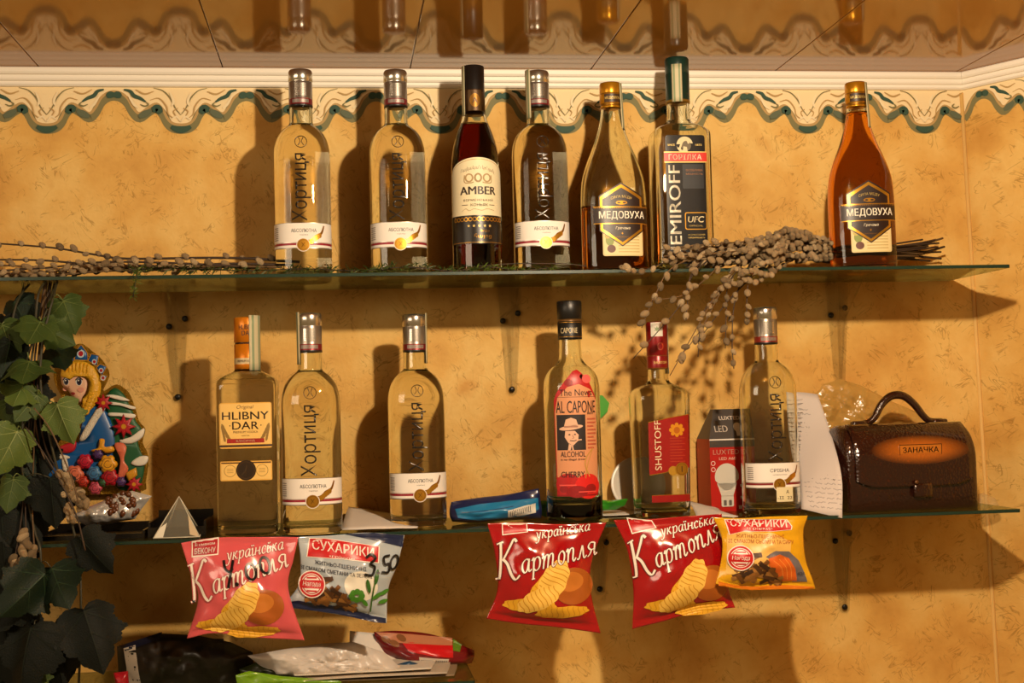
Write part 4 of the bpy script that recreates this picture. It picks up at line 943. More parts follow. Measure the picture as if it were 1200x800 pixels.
    st = lathe('stud', [(.003, 0), (.0032, .001), (.002, .0026)], mat('#5a3a20', .2, metal=.3), tab, seg=16, loc=(0, 0, 0)); st.rotation_euler = (PI/2, 0, 0); st.location = (-.001, -D-.0082, .040)
    # arched handle with two lugs
    P = cr([(-.064, -.004, H+.001), (-.047, -.004, H+.003), (-.036, -.004, H+.010), (-.024, -.003, H+.028), (-.008, -.002, H+.040), (.010, -.002, H+.040), (.026, -.003, H+.028), (.040, -.004, H+.010), (.050, -.004, H+.003), (.068, -.004, H+.002)], 6)
    nP = len(P); tube('handle', P, [.0052+.0014*math.cos(PI*(i/(nP-1)*2-1))*.5 for i in range(nP)], br, o, seg=14)
    for x in (-.060, .064):
        l_ = bmesh.new(); box_bm(l_, x-.011, x+.011, -.0105, .0035, H-.006, H+.0055, .0028); frombm('handle_lug', l_, br, o, smooth=True)
    return o
handbag()

# ------------------------------------------------------------------ bulb carton, note sheet, cellophane
def carton():
    p0 = W(830, 598, -.062); p1 = W(884, 598, -.062); o = thing('bulb_carton', ((p0.x+p1.x)/2, -.036, S2T), 'red and grey light bulb carton with sloping top, behind the stickered vodka bottle', 'carton', rz=.10)
    w_ = .033; d = .026; h1 = .105; h2 = .148
    V = [(-w_, -d, 0), (w_, -d, 0), (w_, d, 0), (-w_, d, 0), (-w_, -d, h1), (w_, -d, h1), (w_, d, h1), (-w_, d, h1), (-w_+.015, -.006, h2), (w_, -.006, h2), (w_, .006, h2), (-w_+.015, .006, h2)]
    F = [(0, 3, 2, 1), (0, 1, 5, 4), (1, 2, 6, 5), (2, 3, 7, 6), (3, 0, 4, 7), (4, 5, 9, 8), (5, 6, 10, 9), (6, 7, 11, 10), (7, 4, 8, 11), (8, 9, 10, 11)]
    rr = mat('#b81e14', .4); gy = mat('#46403c', .4); mesh('box', V, F, [rr, gy], o, [0, 0, 0, 0, 0, 1, 1, 1, 1, 1], smooth=False)
    A = Art(); A.rect(-w_, .093, w_, h1, gy); A.rect(-w_, h1-.002, w_, h1, wht)
    A.text('LUXTED', -.008, .086, .0070, mat('#e8c9b0', .4), w=.040, bold=.01); A.text('LED A60', -.006, .0765, .0042, mat('#e8c9b0', .4), w=.026)
    bl = mat('#d9d0c0', .4); A.poly([(-.008+.0185*math.cos(a)*(1 if math.sin(a) > -.3 else .86), .050+.0195*math.sin(a)) for a in np.linspace(0, 2*PI, 36)[:-1]], bl); A.poly([(-.0235, .041), (.0075, .041), (.001, .022), (-.017, .022)], bl); A.rrect(-.0175, .007, .0015, .023, .002, bl)
    for k in range(2): A.rrect(-.0140+k*.008, .0085, -.0095+k*.008, .0165, .001, mat('#6a5f58', .4))
    A.ring(-.0285, .070, .003, .0008, wht); A.ring(-.0285, .061, .003, .0008, wht); [A.rect(.012, .018+k*.017, .0150, .0215+k*.017, wht) for k in range(2)]; A.rect(.009, .003, .014, .008, wht)
    A.build('front_print', lambda u, v, l: Vector((u, -d-l, v)), o, off=.0003)
    sl = Vector((0, .020, h2-h1)).normalized(); nn = Vector((0, -sl.z, sl.y))
    A = Art(); A.text('LED', -.012, .016, .010, wht, w=.020, bold=.03); A.text('LUXTED', .004, .033, .006, wht, w=.032); A.ell(.014, .018, .0065, .0075, bl); A.rect(.0105, .004, .0175, .012, bl)
    A.build('top_print', lambda u, v, l: Vector((u, -d, h1))+sl*v+nn*l, o, off=.0003)
carton()
def sheet(name, label, cat, grid, m, th=.0006, art=None, nu=14, nv=14, wr=.002, seed=1, parent=None):
    """bent sheet through 3-D corner points: grid = rows of points"""
    rows = [cr(r, 5) for r in grid]; cols = [cr([r[i] for r in rows], 5) for i in range(len(rows[0]))]
    nv = len(cols[0]); V = [c[j]+Vector((0, wr*noise.noise(Vector((i*.35, j*.35, seed))), wr*.6*noise.noise(Vector((j*.35, i*.35, seed+4))))) for j in range(nv) for i, c in enumerate(cols)]
    nu = len(cols); F = [(j*nu+i, j*nu+i+1, (j+1)*nu+i+1, (j+1)*nu+i) for j in range(nv-1) for i in range(nu-1)]
    o = mesh(name, V, F, m, parent); md = o.modifiers.new('s', 'SOLIDIFY'); md.thickness = th; md.offset = 0
    if label: tag(o, label, cat)
    return o, V, F
pg = mat('#c9bcb4', .7); Yn = -.118
o, V, F = sheet('note_sheet', 'greyish handwritten paper sheet standing between the stickered bottle and the handbag', 'paper', [[W(926, 459, -.060), W(944, 460, -.066), W(958, 462, -.07)], [W(928, 500, -.072), W(948, 500, -.085), W(972, 502, -.10)], [W(936, 552, -.12), W(958, 554, -.145), W(986, 556, -.175)], [W(939, 596, -.165), W(960, 601, -.182), W(987, 607, -.196)]], pg, wr=.0005)
tree = BVHTree.FromPolygons(V, F); A = Art(True); random.seed(11)
for k in range(24):
    y = 468+k*5.3; xr = 956+(k*5.3)*.21; x = 935
    while x < xr-6:
        L_ = random.uniform(3, 9); A.line([(x+i*L_/6, y+.05*(x-930)+random.uniform(-1.1, 1.1)) for i in range(7)], .7, mat('#8f8784', .7)); x += L_+2
A.build('handwriting', on_bvh(tree, Yn, o.location), o, off=.0005, step=0)
def crumple(name, label, cat, out, Y, thick, m, seed, amp=.010, n=26, parent=None, soft=False):
    """crumpled film: a closed bag whose outline is given in photo space"""
    cx = sum(p[0] for p in out)/len(out); cy = sum(p[1] for p in out)/len(out)
    P = cr([Vector((a, b_, 0)) for a, b_ in out], 8 if soft else 5, True)
    if not soft: P = [Vector(a_).lerp(Vector(b_), t_/7).to_3d() for a_, b_ in zip([(*q, 0) for q in out], [(*q, 0) for q in out[1:]+out[:1]]) for t_ in range(7)]
    k = len(P); V = []; F = []; R_ = 16
    c = W(cx, cy, Y)
    for side in (1, -1):
        for j in range(R_+1):
            s_ = 1-j/R_*.97
            for p in P:
                q = W(cx+(p.x-cx)*s_, cy+(p.y-cy)*s_, Y); h = thick*(1-s_**2.2)**.7
                nz = amp*(1-s_**6)*(1.5*abs(noise.noise(q*26+Vector((seed, side, 0))))+1.1*abs(noise.noise(q*55+Vector((seed, side, 3))))+.5*abs(noise.noise(q*120+Vector((seed, side, 7))))-.5)
                V.append(Vector((q.x, q.y-side*(h*.5+nz), q.z))-c)
        b0 = len(V)-k*(R_+1)
        for j in range(R_):
            for i in range(k):
                i2 = (i+1) % k; f = (b0+j*k+i, b0+j*k+i2, b0+(j+1)*k+i2, b0+(j+1)*k+i); F.append(f if side > 0 else f[::-1])
        f = tuple(b0+R_*k+i for i in range(k)); F.append(f if side > 0 else f[::-1])
    o = mesh(name, V, F, m, parent); o.location = c
    if label: tag(o, label, cat)
    return o, V, F
cello = film_mat('yellowed_cellophane', '#c79a4e', .30, rough=.22, gloss=.7)
crumple('cellophane_bag', 'crumpled yellowish cellophane bag behind the handbag', 'bag', [(945, 600), (935, 520), (948, 470), (965, 450), (985, 444), (1010, 452), (1045, 470), (1085, 487), (1120, 520), (1120, 600)], -.032, .024, cello, 5, amp=.009)

# ------------------------------------------------------------------ things lying on the lower shelf
navyf = mat('#1b2148', .28, coat=.4); blue = mat('#1d6f9c', .3, coat=.4)
A = Art(True); A.poly([(533, 596), (560, 590), (595, 586), (630, 583), (631, 596), (612, 605), (560, 609), (536, 606)], blue); A.poly([(593, 597), (612, 592), (627, 589), (627, 600), (612, 603), (594, 606)], mat('#d6cdbd', .5))
for k in range(12): A.line([(596+k*2.2, 598-k*.55), (596.6+k*2.2, 604-k*.5)], .8, INK)
A.line([(540, 600), (570, 597), (600, 592)], .7, navyf)
packet('snack_packet', 'blue and navy packet lying against the wall, left of the cherry liqueur bottle', 'snack packet', None,
    ([(529, 588), (560, 583), (595, 579), (631, 572)], [(530, 611), (560, 613), (595, 610), (634, 607)], [(529, 588), (527, 596), (527, 604), (530, 611)], [(631, 572), (633, 584), (635, 596), (634, 607)]),
    -.105, .020, navyf, A, seed=41, seal=.02, wr=.003, nu=40, nv=18)
grn = mat('#2f8a1e', .3, coat=.3)
crumple('plastic_bag', 'flattened bright green plastic bag behind the cherry liqueur bottle', 'bag', [(622, 588), (640, 586), (680, 585), (715, 586), (736, 584), (732, 592), (722, 597), (690, 600), (660, 604), (640, 606), (628, 601)], -.075, .016, grn, 9, amp=.006)
bm = bmesh.new(); f = bm.faces.new([bm.verts.new(W(x, y, -.004)) for x, y in ((699, 463), (706, 463), (714, 472), (712, 482), (704, 490), (698, 487), (696, 476))])
e = bmesh.ops.extrude_face_region(bm, geom=[f]); bmesh.ops.translate(bm, verts=[v for v in e['geom'] if isinstance(v, bmesh.types.BMVert)], vec=(0, .003, 0)); bmesh.ops.recalc_face_normals(bm, faces=bm.faces[:])
tag(frombm('wall_tag', bm, mat('#3f9a1e', .4)), 'small bright green tag on the wall behind the cherry liqueur bottle', 'tag')
# white saucer leaning on the wall
o = lathe('saucer', [(.018, 0), (.020, .002), (.036, .006), (.0405, .0095), (.0400, .0105), (.034, .0075), (.019, .0040), (.004, .0038)], mat('#d8cdbd', .3), seg=48)
o.location = W(748, 585, -.03); o.location.z = S2T+.0398; o.rotation_euler = (PI/2-.22, 0, 0); o.location.y = -.022; tag(o, 'white round saucer propped on the wall behind the angular bottle', 'saucer')
pw = mat('#cfc4b8', .7)
def flat(name, label, pts, m, seed, lift=.004, th=.0008, z=None):
    """paper lying on a shelf: pts are (x, y) spots seen by the camera on the shelf top, back row then front row"""
    z = S2T if z is None else z
    def on(x, y, dz):
        d = _f*FPX+_r*(x-600)-_u*(y-400); t = (z+dz)/d.z; return EYE+d*t
    g = [[Vector(p) for p in row] for row in pts]
    return sheet(name, label, 'paper', g, m, th=th, wr=lift, seed=seed)[0]
z = S2T
flat('paper_sheet', 'white paper sheet lying between the two clear vodka bottles on the lower shelf', [[(.005, -.02, z+.022), (.05, -.02, z+.014), (.09, -.02, z+.004)], [(.0, -.08, z+.014), (.05, -.09, z+.012), (.10, -.09, z+.003)], [(-.005, -.17, z+.0025), (.05, -.175, z+.003), (.095, -.175, z+.002)]], pw, 3, .002)
flat('paper_sheet', 'large white paper sheet lying in front of the red bulb carton', [[(.486, -.064, z+.020), (.51, -.066, z+.012), (.534, -.064, z+.006)], [(.486, -.11, z+.012), (.51, -.11, z+.010), (.532, -.105, z+.003)], [(.478, -.165, z+.0022), (.51, -.175, z+.0025), (.532, -.180, z+.0022)]], pw, 5, .002)
flat('paper_sheet', 'small white paper scrap on the shelf behind the cherry liqueur bottle', [[(.34, -.01, z+.003), (.38, -.01, z+.003), (.42, -.01, z+.002)], [(.34, -.05, z+.003), (.38, -.05, z+.004), (.42, -.05, z+.002)], [(.335, -.085, z+.002), (.38, -.085, z+.002), (.42, -.080, z+.002)]], pw, 8, .0008)
crumple('plastic_wrap', 'wisp of clear plastic wrap at the right foot of the handbag', 'wrap', [(1085, 597), (1110, 592), (1130, 584), (1152, 577), (1166, 583), (1170, 590), (1172, 595), (1140, 598)], -.05, .02, film_mat('clear_wrap', '#c9b48a', .72, rough=.15, gloss=.8), 13, amp=.006)
# ------------------------------------------------------------------ girl-in-crown wall decoration: embossed, glitter-edged
def D(cx, cy): return (30+cx/3.9, 395+cy/3.9)      # reads the decoration's own drawing
YD = -.022
def deco():
    o0 = W(100, 600, YD); root = thing('wall_decoration', o0, 'embossed decoration of a girl in blue crown and coat beside the ivy', 'decoration')
    def puff(name, pts, y0, h, m, parent=root, smooth=True, n=4, rings=4, edge=.0):
        P = cr([Vector(D(*p)+(0,)) for p in pts], n, True) if n > 1 else [Vector(D(*p)+(0,)) for p in pts]
        cx = sum(p.x for p in P)/len(P); cy = sum(p.y for p in P)/len(P); k = len(P); V = []; F = []
        V += [W(p.x, p.y, y0+.0005)-o0 for p in P]
        for j in range(rings):
            t = j/(rings-1); s_ = 1-.42*t**1.5; hh = h*(.35+.65*math.sin(t*PI/2))
            V += [W(cx+(p.x-cx)*s_, cy+(p.y-cy)*s_, y0-hh)-o0 for p in P]
        for j in range(rings):
            for i in range(k): i2 = (i+1) % k; F.append((j*k+i, (j+1)*k+i, (j+1)*k+i2, j*k+i2))
        T = tessellate_polygon([[Vector((p.x, p.y, 0)) for p in P]]); b0 = rings*k
        F += [tuple(b0+i for i in t) for t in T]; F += [tuple(i for i in t) for t in T]
        o = mesh(name, V, F, m, parent); bm = bmesh.new(); bm.from_mesh(o.data); bmesh.ops.recalc_face_normals(bm, faces=bm.faces[:]); bm.to_mesh(o.data); bm.free()
        return o
    gl = mat('#b98a2c', .3, metal=.8, bump=1, bscale=700, name='gold_glitter'); bl = mat('#0f4f8c', .35); bl2 = mat('#0c3a70', .35); fur = mat('#e2d6c0', .8, bump=.8, bscale=500); skin = mat('#dfae8c', .5); yel = mat('#d8a01e', .45, bump=.5, bscale=200); red = mat('#a81420', .45); green = mat('#17542e', .5)
    white = mat('#e4dac8', .6); og = mat('#c98a1c', .4)
    puff('backing_card', [(-30, 640), (30, 560), (100, 440), (150, 330), (165, 280), (135, 215), (128, 165), (148, 95), (190, 60), (250, 28), (300, 60), (352, 105), (385, 170), (360, 220), (360, 245), (415, 215), (470, 250), (500, 320), (520, 385), (548, 420), (535, 480), (562, 545), (550, 660), (530, 705), (300, 720), (60, 735), (-20, 720)], -.016, .003, gl, n=3)
    # tree with snowy boughs
    t = puff('fir_tree', [(410, 232), (450, 262), (470, 300), (490, 340), (505, 385), (530, 420), (512, 470), (530, 530), (545, 570), (520, 680), (420, 690), (380, 560), (390, 420), (370, 330), (375, 260)], -.019, .005, green)
    for P in ([(365, 268), (400, 262), (450, 275), (475, 290), (440, 290), (400, 280)], [(380, 295), (430, 300), (500, 318), (490, 330), (430, 312), (385, 308)], [(380, 345), (430, 345), (500, 352), (490, 372), (430, 362), (382, 360)], [(430, 470), (480, 455), (540, 415), (535, 455), (490, 485), (440, 485)], [(480, 575), (520, 545), (560, 545), (550, 580), (510, 590)]):
        puff('snow_edge', P, -.024, .004, white, t, n=3)
    # coat
    c = puff('coat', [(275, 330), (345, 300), (380, 360), (415, 460), (400, 560), (330, 640), (200, 650), (40, 660), (-30, 640), (40, 565), (150, 540), (215, 480), (250, 470)], -.020, .007, bl)
    puff('fur_collar', [(362, 300), (368, 320), (330, 380), (285, 455), (255, 475), (250, 455), (300, 365), (340, 305)], -.027, .005, fur, c)
    puff('fur_cuff', [(0, 545), (45, 515), (110, 530), (190, 540), (195, 555), (110, 560), (40, 570), (5, 575)], -.026, .005, fur, c)
    puff('fur_trim', [(165, 555), (185, 550), (198, 600), (190, 620), (172, 610)], -.026, .005, fur, c)
    puff('hem_band', [(70, 650), (170, 645), (175, 690), (75, 705)], -.026, .003, bl2, c, n=1)
    A = Art(True)
    for k in range(6): A.ell(*D(85+k*16, 676), 1.7, 3.4, og, n=10)
    A.line([D(70, 656), D(172, 650)], 1.0, og); A.line([D(74, 699), D(174, 686)], 1.0, og)
    A.build('hem_pattern', lambda x, y, l: W(x, y, -.0295-l)-o0, c)
    # shoulder kerchief, mitten
    puff('mitten', [(155, 500), (205, 480), (232, 478), (225, 515), (195, 530), (165, 525)], -.027, .005, red)
    # face and hair
    f = puff('face', [(165, 165), (190, 145), (255, 150), (290, 170), (295, 225), (280, 270), (255, 300), (225, 285), (190, 240), (165, 215)], -.024, .010, skin)
    A = Art(True); dk = mat('#20140e', .4); wh = mat('#e8e0d2', .4)
    for ex, s_ in ((190, 1), (249, 1.1)):
        A.ell(*D(ex, 203), 3.6*s_, 4.4*s_, wh); A.ell(*D(ex+1, 204), 2.7*s_, 3.7*s_, mat('#2a2a4a', .3)); A.ell(*D(ex+2, 205), 1.5*s_, 2.2*s_, dk); A.ell(*D(ex-2, 198), .8, .9, wh)
        A.line(cr([Vector(D(ex-16, 197)+(0,)), Vector(D(ex, 184)+(0,)), Vector(D(ex+17, 196)+(0,))], 5), 1.3, dk); A.line(cr([Vector(D(ex-14, 177)+(0,)), Vector(D(ex, 170)+(0,)), Vector(D(ex+14, 174)+(0,))], 5), .8, mat('#6a4418', .5))
    A.line(cr([Vector(D(206, 222)+(0,)), Vector(D(200, 234)+(0,)), Vector(D(208, 238)+(0,))], 4), .8, mat('#b8785a', .5)); A.ell(*D(220, 258), 3.2, 1.7, mat('#b03038', .35)); A.ell(*D(258, 240), 4, 3, mat('#d8937a', .5)); A.ell(*D(182, 236), 3, 2.6, mat('#d8937a', .5))
    tr = BVHTree.FromPolygons([v.co.copy()+o0 for v in f.data.vertices], [tuple(p.vertices) for p in f.data.polygons])
    A.build('features', on_bvh(tr, -.026, o0), f, off=.0004, cut=2)
    h = puff('hair', [(160, 180), (170, 135), (210, 108), (265, 105), (310, 130), (338, 180), (345, 230), (330, 290), (300, 330), (268, 345), (258, 320), (285, 280), (298, 220), (285, 178), (240, 160), (195, 160)], -.026, .009, yel)
    for k in range(5): puff('braid_lock', [(300-k*6, 255+k*17), (322-k*7, 262+k*17), (318-k*8, 285+k*17), (290-k*7, 290+k*17), (282-k*6, 272+k*17)], -.032, .005, yel, h)
    for k in range(7): puff('fringe_lock', [(178+k*17, 118+abs(3-k)*3), (192+k*17, 116+abs(3-k)*3), (193+k*16, 150+k*1.5), (180+k*16, 158+k*1.5)], -.032, .004, yel, h)
    # crown plates
    cw = thing_part = bpy.data.objects.new('crown', None); link(cw, root)
    for P, e in (([(165, 148), (150, 100), (180, 92), (192, 122)], (168, 118)), ([(182, 118), (188, 62), (222, 75), (222, 108)], (202, 92)), ([(222, 104), (232, 58), (254, 34), (284, 72), (284, 106)], (252, 75)), ([(284, 108), (300, 75), (336, 84), (326, 132)], (314, 112)), ([(322, 140), (340, 122), (372, 135), (350, 175)], (345, 152)), ([(338, 195), (345, 172), (374, 176), (360, 200)], (354, 186))):
        big = e[0] == 252
        p = puff('crown_plate', P, -.029, .005, bl, cw, n=1); mx, my = D(*e)
        A = Art(True); r = 4.6 if big else 2.9; A.line([D(*q) for q in P]+[D(*P[0])], .9, og); A.ell(mx, my, r, r*1.05, mat('#b8c4c8', .4)); A.ell(mx, my, r*.62, r*.66, red)
        A.build('crown_jewel', lambda x, y, l: W(x, y, -.0342-l)-o0, p)
    # flowers
    def flower(cx, cy, r, m, pet=6, core=None):
        P = []
        for k in range(pet*4): a = 2*PI*k/(pet*4); q = r*(.78+.22*abs(math.cos(a*pet/2))); P.append((cx+q*math.cos(a), cy+q*math.sin(a)))
        f_ = puff('flower', P, -.031, .008, m, n=1)
        A = Art(True); dkm = mat('#3a0c10', .5)
        for q in (.62, .34): A.line([(D(cx, cy)[0]+r/3.9*q*math.cos(a)*(1+.12*math.sin(3*a)), D(cx, cy)[1]+r/3.9*q*math.sin(a)) for a in np.linspace(0, 5.2, 16)], .55, dkm)
        if core: A.ell(*D(cx, cy), 1.6, 1.6, core)
        tr_ = BVHTree.FromPolygons([v.co.copy()+o0 for v in f_.data.vertices], [tuple(p.vertices) for p in f_.data.polygons])
        A.build('petal_lines', on_bvh(tr_, -.037, o0), f_, off=.0003)
    def pointed(cx, cy, r, m, n_=8, core=og):
        f_ = puff('poinsettia', [(cx+(r if i % 2 == 0 else r*.5)*math.cos(PI*i/n_), cy+(r if i % 2 == 0 else r*.5)*math.sin(PI*i/n_)) for i in range(2*n_)], -.028, .006, m, n=1)
        A = Art(True); A.ell(*D(cx, cy), r/20, r/20, core); A.build('flower_heart', lambda x, y, l: W(x, y, -.0342-l)-o0, f_)
    pointed(448, 408, 58, red); pointed(355, 300, 45, red); pointed(495, 672, 45, red)
    pk = mat('#c04a5c', .45); ye = mat('#d8961c', .45); lb = mat('#3a6f9c', .45); vi = mat('#4a2f6a', .45); sal = mat('#d06a4a', .45)
    for cx, cy, r, m in ((272, 568, 38, mat('#b51230', .45)), (330, 535, 26, vi), (376, 580, 46, ye), (312, 622, 38, lb), (385, 640, 44, red), (435, 660, 26, vi), (318, 690, 34, pk), (225, 625, 44, sal), (350, 665, 22, green), (262, 660, 30, mat('#b8321c', .45))): flower(cx, cy, r, m)
    puff('gold_bow', [(300, 515), (330, 505), (338, 465), (362, 468), (362, 500), (398, 498), (405, 520), (370, 530), (345, 518), (310, 525)], -.030, .007, ye)
    puff('candle_figure', [(405, 490), (440, 482), (462, 505), (450, 560), (470, 600), (448, 640), (420, 650), (432, 560)], -.030, .006, sal)
    puff('small_basket', [(455, 620), (505, 595), (512, 630), (470, 660)], -.030, .006, og, n=1)
deco()

# ------------------------------------------------------------------ black display trays, foil packet, clear pyramid
BLK = mat('#14100d', .25, spec=.5)
def tray(px0, px1, yb, d, h, label):
    a = W(px0, 615, -.10).x; c = W(px1, 615, -.10).x; o = thing('display_tray', ((a+c)/2, -.10, S2T), label, 'tray')
    hw = (c-a)/2; bm = bmesh.new(); box_bm(bm, -hw, hw, -d, d, 0, .003); frombm('tray_floor', bm, BLK, o)
    for nm, b_ in (('tray_wall', (-hw, hw, d-.003, d, .003, h)), ('tray_wall', (-hw, hw, -d, -d+.003, .003, h*.45)), ('tray_wall', (-hw, -hw+.003, -d+.003, d-.003, .003, h*.7)), ('tray_wall', (hw-.003, hw, -d+.003, d-.003, .003, h*.7))):
        bm = bmesh.new(); box_bm(bm, *b_); frombm(nm, bm, BLK, o)
    return o
tray(58, 176, 0, .055, .014, 'low black plastic tray under the silver nut packet')
tray(180, 246, 0, .055, .028, 'black plastic tray behind the clear plastic pyramid')
def nut_packet():
    out = [(80, 606), (98, 596), (118, 588), (140, 577), (155, 575), (178, 581), (166, 596), (158, 608), (135, 612), (105, 617)]
    c = W(128, 598, -.115); root = thing('nut_packet', c, 'silver and clear packet of brown nuts lying on the black tray', 'snack packet')
    a, V, F = crumple('foil_body', None, None, out, -.115, .030, mat('#c9c4bf', .22, metal=.35, bump=.5, bscale=60), 4, amp=.010, parent=root); a.location = a.location-c
    nm = mat('#5a2f14', .35); random.seed(3); tr = BVHTree.FromPolygons([Vector(v)+a.location+c for v in V], F); nut0 = None
    for k in range(34):
        x, y = random.uniform(116, 164), random.uniform(578, 602)
        if x < 130 and y > 590: continue
        p = W(x, y, -.115); h = tr.ray_cast(Vector((p.x, -1, p.z)), Vector((0, 1, 0)))
        if h[0] is None: continue
        if nut0 is None:
            bm = bmesh.new(); bmesh.ops.create_uvsphere(bm, u_segments=12, v_segments=8, radius=.0038)
            for v in bm.verts: v.co *= 1+.18*noise.noise(v.co*300); v.co.x *= 1.3
            n_ = nut0 = frombm('nut', bm, nm, root, smooth=True); nut0['label'] = 'brown nut'
        else: n_ = nut0.copy(); COL.objects.link(n_); n_.parent = root
        n_.location = Vector((p.x, h[0].y+.0012, p.z))-c; n_.rotation_euler = (random.random()*3, random.random()*3, random.random()*3)
nut_packet()
def pyramid():
    a, b_ = W(180, 637, -.180), W(234, 632, -.180); ap = W(210, 582, -.150); zt = S2T+.0006; c = Vector(((a.x+b_.x)/2, -.150, zt))
    V = [Vector((a.x, -.182, zt)), Vector((b_.x, -.182, zt)), Vector((b_.x-.004, -.120, zt)), Vector((a.x+.006, -.120, zt)), Vector((ap.x, -.152, ap.z))]
    root = thing('clear_pyramid', c, 'clear plastic pyramid standing at the front edge, left of the square bottle', 'package')
    V = [v-c for v in V]; m = film_mat('stiff_clear_plastic', '#a8a08c', .72, rough=.12, gloss=.8, bump=.05)
    o = mesh('shell', V, [(0, 1, 4), (1, 2, 4), (2, 3, 4), (3, 0, 4), (3, 2, 1, 0)], m, root, smooth=False)
    em = mat('#c9bfa6', .2)
    VV, FF = [], []
    for i, j in ((0, 4), (1, 4), (2, 4), (3, 4), (0, 1), (1, 2), (2, 3), (3, 0)): tube_geo([V[i]+Vector((0, 0, .0006)), V[j]+Vector((0, 0, .0006))], .0007, 6, VV, FF)
    mesh('folded_edges', VV, FF, em, root)
    A = Art(); A.poly([(0, 0), (.012, 0), (.016, .022), (.006, .014)], mat('#d8d0bc', .3)); A.poly([(.046, .004), (.058, .0), (.042, .034)], mat('#c4ae8c', .4))
    n = (V[1]-V[0]).cross(V[4]-V[0]).normalized(); up = (V[4]-(V[0]+V[1])/2).normalized()
    A.build('torn_label', lambda u, v, l: V[0]+Vector((u, 0, 0))+up*v+n*(l if n.y < 0 else -l), root, off=.0004)
pyramid()

# ------------------------------------------------------------------ pussy willow
BARK = mat('#33210f', .65); BARK2 = mat('#5a4020', .65); CATM = mat('#ad9068', .85, sss=.15, bump=.8, bscale=900); CATM2 = mat('#8a7250', .85, bump=.8, bscale=900)
def catkin_mesh(m):
    bm = bmesh.new(); bmesh.ops.create_icosphere(bm, subdivisions=3, radius=1)
    for v in bm.verts:
        z = v.co.z; v.co.x *= .66*(1-.12*z); v.co.y *= .66*(1-.12*z); v.co *= 1+.05*noise.noise(v.co*7)
    me = bpy.data.meshes.new('catkin'); bm.to_mesh(me); bm.free(); me.materials.append(m); me.polygons.foreach_set('use_smooth', [True]*len(me.polygons)); return me
CK = [catkin_mesh(CATM), catkin_mesh(CATM2), catkin_mesh(mat('#cdb085', .85, bump=.8, bscale=900))]
def twig(P, r0, r1, ncat, label, group, size=.0062, start=.25, spread=1.0, seed=0, kinds=(0, 0, 1, 2), end=.99):
    rnd = random.Random(seed); Q = cr(P, 8); n = len(Q); c = Q[0].copy()
    o = tube('willow_twig', [q-c for q in Q], [r0+(r1-r0)*i/(n-1) for i in range(n)], BARK if seed % 3 else BARK2, seg=6); o.location = c
    tag(o, label, 'willow twig', group)
    for k in range(ncat):
        t = start+(end-start)*(k+.5)/ncat; x = t*(n-1); i = min(int(x), n-2); p = Q[i].lerp(Q[i+1], x-i); d = (Q[i+1]-Q[i]).normalized()
        s_ = Vector((rnd.uniform(-1, 1), rnd.uniform(-1, 1), rnd.uniform(-.6, 1))); s_ = (s_-d*s_.dot(d)); s_ = s_.normalized() if s_.length > .01 else Vector((0, -1, 0))
        ax = (d*.8+s_*.7*spread).normalized(); L_ = size*rnd.uniform(.8, 1.2)
        ck = bpy.data.objects.new('catkin', CK[rnd.choice(kinds)]); COL.objects.link(ck); ck.parent = o
        ck.location = p-c+s_*(r0*.6+L_*.35)+d*L_*.3; ck.rotation_mode = 'QUATERNION'; ck.rotation_quaternion = ax.to_track_quat('Z', 'Y'); ck.scale = (L_, L_, L_)
    return o
# heap on the right part of the upper shelf; stems lie behind the full mead bottle
LH = 'grey pussy willow twig of the heap on the upper shelf beside the full mead bottle'; GH = 'heaped pussy willow twigs'
rnd = random.Random(4)
for k in range(24):
    ex = 1104-rnd.uniform(0, 34); ey = rnd.uniform(279, 306)
    yy = -rnd.uniform(.03, .07)
    tx = rnd.uniform(752, 905); lift = rnd.uniform(0, 1)
    P = [W(ex, ey, yy), W(1010, 300-rnd.uniform(0, 12), yy-.01), W(968, 306-24*lift, -.08-.05*rnd.random()), W(925, 308-32*lift-rnd.uniform(0, 6), -.11-.07*rnd.random()), W((925+tx)/2, 310-30*lift+rnd.uniform(-4, 8), -.15-.06*rnd.random()), W(tx, 306-14*lift+rnd.uniform(-6, 12), -.17-.05*rnd.random())]
    for p in P: p.z = max(p.z, S1T+.004)
    twig(P, .0014, .0007, 22, LH, GH, size=.0058, start=.33, seed=100+k)
LD = 'drooping pussy willow twig hanging over the front of the upper shelf'; GD = 'drooping pussy willow twigs'
drops = [((900, 296), (850, 288), (795, 302), (748, 318), (728, 312)), ((905, 300), (850, 296), (790, 312), (766, 350), (752, 384)), ((910, 298), (860, 290), (815, 318), (795, 360), (742, 420)), ((905, 296), (850, 290), (812, 318), (806, 352), (804, 374)), ((920, 300), (880, 300), (850, 330), (835, 352), (785, 440)),
         ((925, 300), (885, 300), (855, 330), (851, 372), (850, 408)), ((925, 300), (895, 305), (878, 328), (875, 362), (876, 378)), ((915, 298), (870, 306), (846, 340), (820, 388), (792, 424)), ((920, 299), (875, 302), (840, 345), (822, 372), (818, 418)), ((930, 302), (912, 312), (890, 328), (872, 330), (850, 338)),
         ((905, 300), (858, 300), (828, 326), (800, 346), (762, 352)), ((925, 300), (885, 303), (862, 350), (858, 400), (860, 432)), ((930, 300), (900, 314), (860, 345), (838, 372), (818, 400)), ((935, 302), (920, 318), (902, 322), (884, 318), (868, 322))]
for k, d in enumerate(drops):
    P = [W(x, y, Y) for (x, y), Y in zip(d, (-.14, -.18, -.212, -.222, -.226))]
    P[0].z = max(P[0].z, S1T+.006); P[1].z = max(P[1].z, S1T+.006)
    twig(P, .0012, .0006, 10 if k in (0, 1, 7, 9, 13) else 7, LD, GD, size=.0060, start=.22, seed=200+k, spread=1.1)
